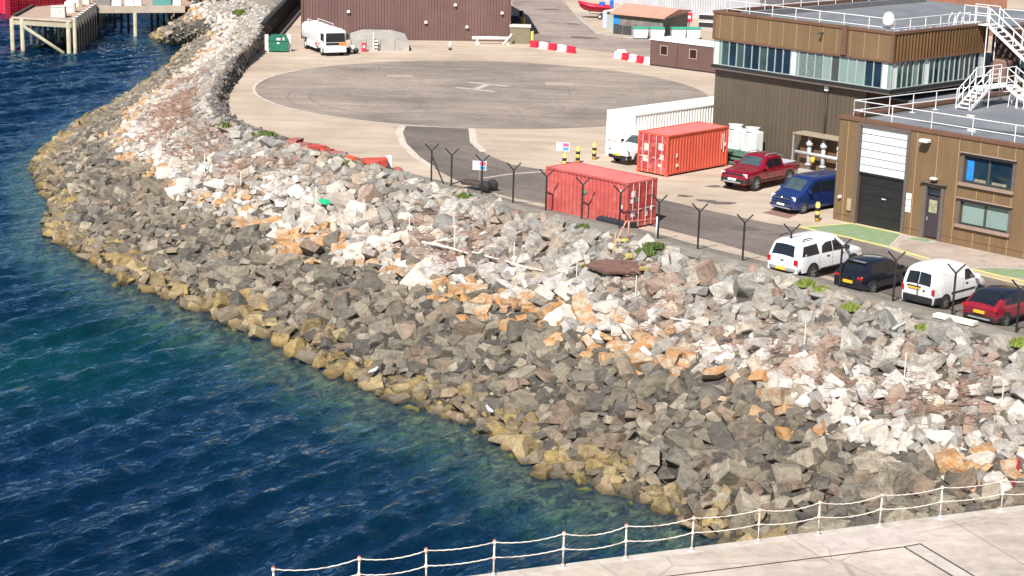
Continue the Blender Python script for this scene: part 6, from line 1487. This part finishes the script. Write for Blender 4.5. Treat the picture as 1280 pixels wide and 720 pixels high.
stick([(1104,478),(1122,481),(1142,486)], .05, stake, 'driftwood', 'white stick lying flat beside the stake below the red crossover', 'driftwood')
stick([(838,407),(866,411)], .045, stake, 'driftwood', 'thin pale stick lying on the rocks right of the rusty slab', 'driftwood')
stick([(1268,612),(1274,575)], .09, mat('red_pole', (.35,.015,.03), .5), 'red_pole', 'short red pole leaning on rocks at the right edge', 'pole', .2)
for k, (a_, b2) in enumerate((((201,128),(213,160)),((203,180),(222,160)),((232,118),(225,140)),((208,140),(240,182)))):
    stick([a_, b2], .03, mat('dead_stalk', (.48,.36,.3), .9), 'dead_branch', ['short','bent','thin','long'][k]+' bare dead branch in the pinkish debris on the far bank', 'branch', .4)
tv, tf = TPL[3][5]
def lump(px, py, s_, m_, name, label, cat, kind=None, lift=0, grp=None, tpl=5, root=None):
    tv_, tf_ = TPL[3][tpl]; p = root if root is not None else on_slope(px, py); mb = MB(); mb.add([tuple(q_) for q_ in (tv_*np.array(s_)).tolist()], tf_.tolist()); o = mb.build(name, m_, None, loc=p+Vector((0,0,s_[2]*.4+lift)), rotz=px*.37); tag(o, label, cat, grp, kind); return o
redr = [mat('red_oxide_rock', (.42,.06,.04), .8, var=.3, vs=4, bmp=.5), mat('dusky_red_rock', (.30,.10,.085), .85, var=.3, vs=4, bmp=.5), mat('orange_red_rock', (.62,.1,.03), .8, var=.2, vs=4, bmp=.5)]
for k, (x, y, s_, m_) in enumerate([(368,180,.62,1),(379,183,.55,1),(391,184,.5,1),(399,188,.62,0),(409,191,.5,0),(423,194,.5,1),(439,199,.42,2),(468,206,.75,0),(479,208,.35,1),(498,213,.35,1)]):
    words = ['first','second','third','fourth','fifth','sixth','seventh','eighth','ninth','tenth']
    lump(x, y, (s_, s_*.75, s_*.55), redr[m_], 'painted_rock', f'{["red","dusky pink-red","bright orange-red"][m_]} rock, {words[k]} from the left in the row of red rocks', 'rock', grp='red rocks at the top of the bank', tpl=(k*3) % 20)
lump(405, 262, (.42,.22,.15), mat('green_plastic', (.01,.45,.2), .4), 'plastic_scrap', 'bright green plastic scrap caught among the rocks', 'litter', lift=.45)
slab_m = mat('rusty_slab', (.13,.07,.055), .85, var=.3, vs=3, bmp=.5)
p = on_slope(772, 345); mb = MB(); mb.prism([(-1.6,-.1),(-.6,-.75),(1.1,-.55),(1.75,.2),(.4,.7),(-1.0,.5)], 0, .14); o = mb.build('rusty_slab', slab_m, None, loc=p+Vector((0,0,.42)), rotz=math.radians(-8)); o.rotation_euler[0] = math.radians(14); tag(o, 'flat rusty brown slab lying on the bank below the red container', 'slab')
yw = mat('yellow_lichen', (.42,.34,.08), .95, var=.3, vs=6, bmp=1); 
for k, (x, y, s_) in enumerate([(786,329,.3),(806,345,.26),(781,308,.22)]):
    lump(x, y, (s_,s_*.7,s_*.6), yw, 'lichen_rock', ['yellow-crusted rock just above the rusty slab','yellow-crusted rock at the right end of the rusty slab','small yellow rock under the orange handrail'][k], 'rock', lift=.3, tpl=8+k)
# orange handrail with steps
hrl = thing('handrail', 'rusty orange pipe handrail at the top of the bank beside the red container', 'handrail', (0,0,0))
om = mat('orange_pipe', (.66,.27,.18), .6, var=.2, dirt=(.4,.15,.08))
p0, p1, p2 = W(785,303,.35), W(820,299,.35), on_slope(766,318)
mb = MB(); mb.tube([p0, p0+Vector((0,0,1.15))], .04, 8); part(mb, 'post', om, hrl); mb = MB(); mb.tube([p1, p1+Vector((0,0,1.2))], .04, 8); part(mb, 'post', lab_w, hrl)
mb = MB(); mb.tube([p0+Vector((0,0,1.15)), p0+Vector((-.15,-.1,1.12)), p2+Vector((.1,0,.6)), p2+Vector((0,0,.1))], .035, 8); part(mb, 'sloping_rail', om, hrl)
mb = MB(); mb.tube([p0+Vector((0,0,1.1)), p1+Vector((0,0,1.1))], .02, 6); part(mb, 'top_rail', om, hrl)
p3 = on_slope(768,322); mb = MB(); mb.tube([p3, p3+Vector((0,0,1.3))], .035, 6); o = mb.build('yellow_stake', mat('ochre_stake', (.6,.45,.12), .7), None); tag(o, 'rusty yellow stake at the foot of the orange handrail', 'stake')
skd = thing('covered_skid', 'low black tarpaulin-covered skid beside the near red container', 'tarpaulin', W(770,283), 2.37)
mb = MB(); mb.rbox(-1.2,1.2,-.5,.5,.05,.55,.2); part(mb, 'tarpaulin', mat('black_tarp', (.02,.026,.035), .5, var=.4, vs=5, bmp=.6), skd); mb = MB(); mb.box(1.2,2.6,-.35,.35,.02,.18); part(mb, 'drawbar', black, skd)
crt = thing('hand_cart', 'dark two-wheeled cart lying just inside the fence, left of the road line', 'cart', W(597,238), math.radians(-30))
mb = MB(); mb.rbox(-1.0,.7,-.35,.35,.3,.55,.08); part(mb, 'bed', mat('dark_rust', (.06,.04,.035), .8, var=.3), crt); mb = MB(); mb.tube([(-1.0,0,.45),(-2.0,0,.1)], .04, 6); part(mb, 'handle', black, crt)
for y_ in (-.42,.42): mb = MB(); mb.tube([(.75,y_-.09,.35),(.75,y_+.09,.35)], .35, 14); part(mb, 'wheel', tyre_m, crt)
# plank and block by the cars, boulders on the crest
plk = mat('pale_plank', (.72,.64,.55), .7)
mb = MB(); mb.box(-1.0,1.0,-.22,.22,0,.16); o = mb.build('pale_beam', plk, None, loc=W(1194,401,.55), rotz=AA+.05); tag(o, 'pale squared beam at the crest below the white van', 'beam')
mb = MB(); mb.rbox(-.3,.3,-.15,.15,0,.1,.03); o = mb.build('pale_stone', plk, None, loc=W(1029,356,.02), rotz=AA); tag(o, 'small flat pale stone between the white pickup and black hatchback', 'stone')
# weeds: tufts of real blades
gr1 = mat('weed_green', (.10,.145,.03), .8, var=.4, vs=3); gr2 = mat('weed_yellow_green', (.20,.25,.045), .8, var=.3, vs=3)
def tuft(px, py, rad, h, m_, label, n=140, sd=0):
    p = on_slope(px, py)+Vector((0,0,.25)); r = random.Random(sd+px); mb = MB()
    for k in range(n):
        a_ = r.random()*6.28; q = rad*math.sqrt(r.random()); x, y = q*math.cos(a_), q*math.sin(a_)*.6; hh_ = h*(.5+.6*r.random())*(1-.5*(q/rad)**2); w_ = .035+.03*r.random(); t = r.random()*6.28; l = (r.random()-.5)*.35
        mb.add([(x-w_*math.cos(t),y-w_*math.sin(t),-.1),(x+w_*math.cos(t),y+w_*math.sin(t),-.1),(x+w_*.8*math.cos(t)+l*.5,y+w_*.8*math.sin(t),hh_*.6),(x+l,y+l*.4,hh_),(x-w_*.8*math.cos(t)+l*.5,y-w_*.8*math.sin(t),hh_*.6)], [(0,1,2,3,4)])
    o = mb.build('weed_tuft', m_, None, loc=p); tag(o, label, 'plant', 'weeds on the bank')
tuft(1007,362,.4,.35,gr2,'bright yellow-green weed tuft on the crest behind the white pickup'); tuft(1027,370,.35,.3,gr2,'yellow-green weed tuft on the crest left of the black hatchback')
tuft(1063,392,.4,.35,gr2,'yellow-green weed among the rocks below the black hatchback'); tuft(1153,417,.3,.25,gr2,'small weed under the slanting rock below the white van')
tuft(1273,437,.35,.35,gr2,'small yellow-green weed at the right edge of the photo'); tuft(582,252,.5,.35,gr1,'low green weed at the crest left of the cart'); tuft(817,313,.55,.25,gr1,'wide green weed patch right of the orange handrail')
tuft(806,322,.5,.3,gr1,'green weed above the rusty slab'); tuft(438,210,.4,.3,gr1,'small weed tuft by the red rocks'); tuft(286,162,.7,.3,gr1,'low green weeds at the inner corner of the bund')
tuft(733,341,.3,.25,gr2,'tiny weed at the left end of the rusty slab'); tuft(729,290,.3,.25,gr1,'tiny green weed below the near container'); tuft(301,20,.9,.6,gr1,'green bush on the bank behind the pier bridge', 220); tuft(330,172,.8,.25,gr1,'thin green weeds along the bund foot')
# gulls
def gull(px, py, rot, label, z=None):
    p = on_slope(px, py)+Vector((0,0,.42)) if z is None else W(px, py, z)
    g_ = thing('gull', label, 'gull', p, rot); g_.scale = (1.05,1.05,1.05)
    mb = MB(); P = [(-.24,0,.16),(-.12,0,.18),(0,0,.19),(.12,0,.22),(.18,0,.29),(.23,0,.32),(.28,0,.31)]; mb.tube(P, [.015,.06,.085,.07,.04,.045,.015], 10); body = part(mb, 'body', whb, g_, smooth=True)
    mb = MB(); mb.tube([(.27,0,.31),(.34,0,.30)], [.012,.004], 6); mb.build('beak', yel, body)
    mb = MB()
    for sg in (-1,1): mb.add([(.08,sg*.07,.24),(-.1,sg*.09,.22),(-.32,sg*.03,.19),(-.1,sg*.1,.16),(.08,sg*.09,.18)], [(0,1,2,3,4) if sg > 0 else (4,3,2,1,0)])
    mb.build('wing', mat('gull_grey', (.35,.37,.4), .7), body)
    mb = MB(); mb.tube([(.0,.03,0),(.0,.03,.13)], .008, 5); mb.tube([(.0,-.03,0),(.0,-.03,.13)], .008, 5); part(mb, 'leg', yel, g_)
gull(612,529,2.2,'white gull standing on a weed-covered rock at the waterline'); gull(466,479,.6,'white gull at the waterline, left of the other birds')

# dry litter: reddish dead stems and twigs washed into the upper rocks
rl = np.random.default_rng(21); mbl = MB(); cnt = 0
for _ in range(26000):
    i = int(rl.integers(4*7, NL-12)); u = .56+.32*rl.random(); p = slope_pt(i, u).lerp(slope_pt(i+1, u), rl.random())
    band_ = vnoise(p.x, p.y, 5, 9); far = p.y > 118
    if rl.random() > max(0, (band_-(.30 if far else .5)))*(1.0 if far else .55): continue
    n_t = 3
    for _k in range(n_t):
        a_ = rl.random()*6.28; L = .25+.6*rl.random()**2; w_ = .008+.012*rl.random(); tz = (rl.random()-.25)*.6
        q = p+Vector(((rl.random()-.5)*.6, (rl.random()-.5)*.6, .12+.3*rl.random())); dx, dy = math.cos(a_)*L, math.sin(a_)*L
        mbl.add([(q.x,q.y,q.z-w_),(q.x+dx,q.y+dy,q.z+tz*L-w_),(q.x+dx,q.y+dy,q.z+tz*L+w_),(q.x,q.y,q.z+w_)], [(0,1,2,3)])
    cnt += 1
    if cnt > 2300: break
o = mbl.build('dry_litter', mat('dead_stems', (.30,.185,.14), .95, var=.45, vs=2.5)); tag(o, 'reddish-brown dry weed stems and twigs tangled in the upper rocks', 'debris', kind='stuff')

# worn tyre arcs and repair patches on the pad and apron
tyre_mk = mat('tyre_mark', (.165,.14,.13), .9, var=.3, vs=1.5, dirt=(.24,.2,.175), dscale=.9, damt=.9)
rt_ = random.Random(3)
for k in range(4):
    cx, cy, R_ = PC.x+rt_.uniform(-9,9), PC.y+rt_.uniform(-9,9), rt_.uniform(4,9); a0 = rt_.uniform(0,6.28)
    for dr in (0, 1.7):
        pts = [(cx+(R_+dr)*math.cos(a0+t), cy+(R_+dr)*math.sin(a0+t)) for t in np.linspace(0, 1.5, 18)]
        if all((x-PC.x)**2+(y-PC.y)**2 < 17.5**2 for x, y in pts): band('tyre_mark', pts, .11, .0085+.0004*k, tyre_mk)
patch2 = mat('repair_patch', (.36,.30,.25), .9, var=.2, vs=1.2, dirt=(.22,.18,.155), dscale=1.2, damt=.7)
for k, (px, py, a_, b2) in enumerate(((700,105,1.2,1.0),(500,95,1.1,.7))):
    p = W(px, py); flat('repair_patch', [(p.x-a_,p.y-b2),(p.x+a_,p.y-b2*.8),(p.x+a_*.9,p.y+b2),(p.x-a_,p.y+b2*.9)], .0078, patch2)
for px in ([(440,68),(445,74),(530,73),(545,78)], [(700,213),(640,235)], [(660,172),(820,205)], [(300,190),(420,160)]):
    pass
band('bay_line', [W(*p)[:2] for p in [(437,66),(449,73.5),(536,72.5),(521,66)]], .16, .012, worn_white)
# ================================================================== LIGHT, CAMERA
w = bpy.data.worlds.new('World'); SC.world = w; w.use_nodes = True; nt = w.node_tree
sky = nt.nodes.new('ShaderNodeTexSky'); sky.sky_type = 'NISHITA'; sky.sun_disc = False
SUN_EL, SUN_DIR = math.radians(47), Vector((-.33, -.944))
sky.sun_elevation = SUN_EL; sky.sun_rotation = math.atan2(SUN_DIR.x, SUN_DIR.y) % (2*math.pi)
nt.links.new(sky.outputs[0], nt.nodes['Background'].inputs[0]); nt.nodes['Background'].inputs[1].default_value = .05
l = bpy.data.lights.new('sun', 'SUN'); l.energy = 5.0; l.angle = math.radians(.5); l.color = (1, .95, .88)
o = bpy.data.objects.new('sun', l); C.objects.link(o)
d = -Vector((SUN_DIR.normalized().x*math.cos(SUN_EL), SUN_DIR.normalized().y*math.cos(SUN_EL), math.sin(SUN_EL)))
o.rotation_euler = d.to_track_quat('-Z', 'Y').to_euler()
cd = bpy.data.cameras.new('camera'); cd.sensor_width = 36; cd.lens = F_PX*36/1280; cd.clip_end = 5000; cd.clip_start = 1
co = bpy.data.objects.new('camera', cd); C.objects.link(co)
co.matrix_world = Matrix.Translation(CAM) @ Matrix((rt, up, -fw)).transposed().to_4x4()
SC.camera = co
SC.view_settings.view_transform = 'Standard'; SC.view_settings.look = 'None'; SC.view_settings.gamma = 1
SC.view_settings.use_curve_mapping = False; SC.view_settings.exposure = .68
SC.cycles.max_bounces = 6; SC.cycles.transparent_max_bounces = 12; SC.cycles.volume_bounces = 0
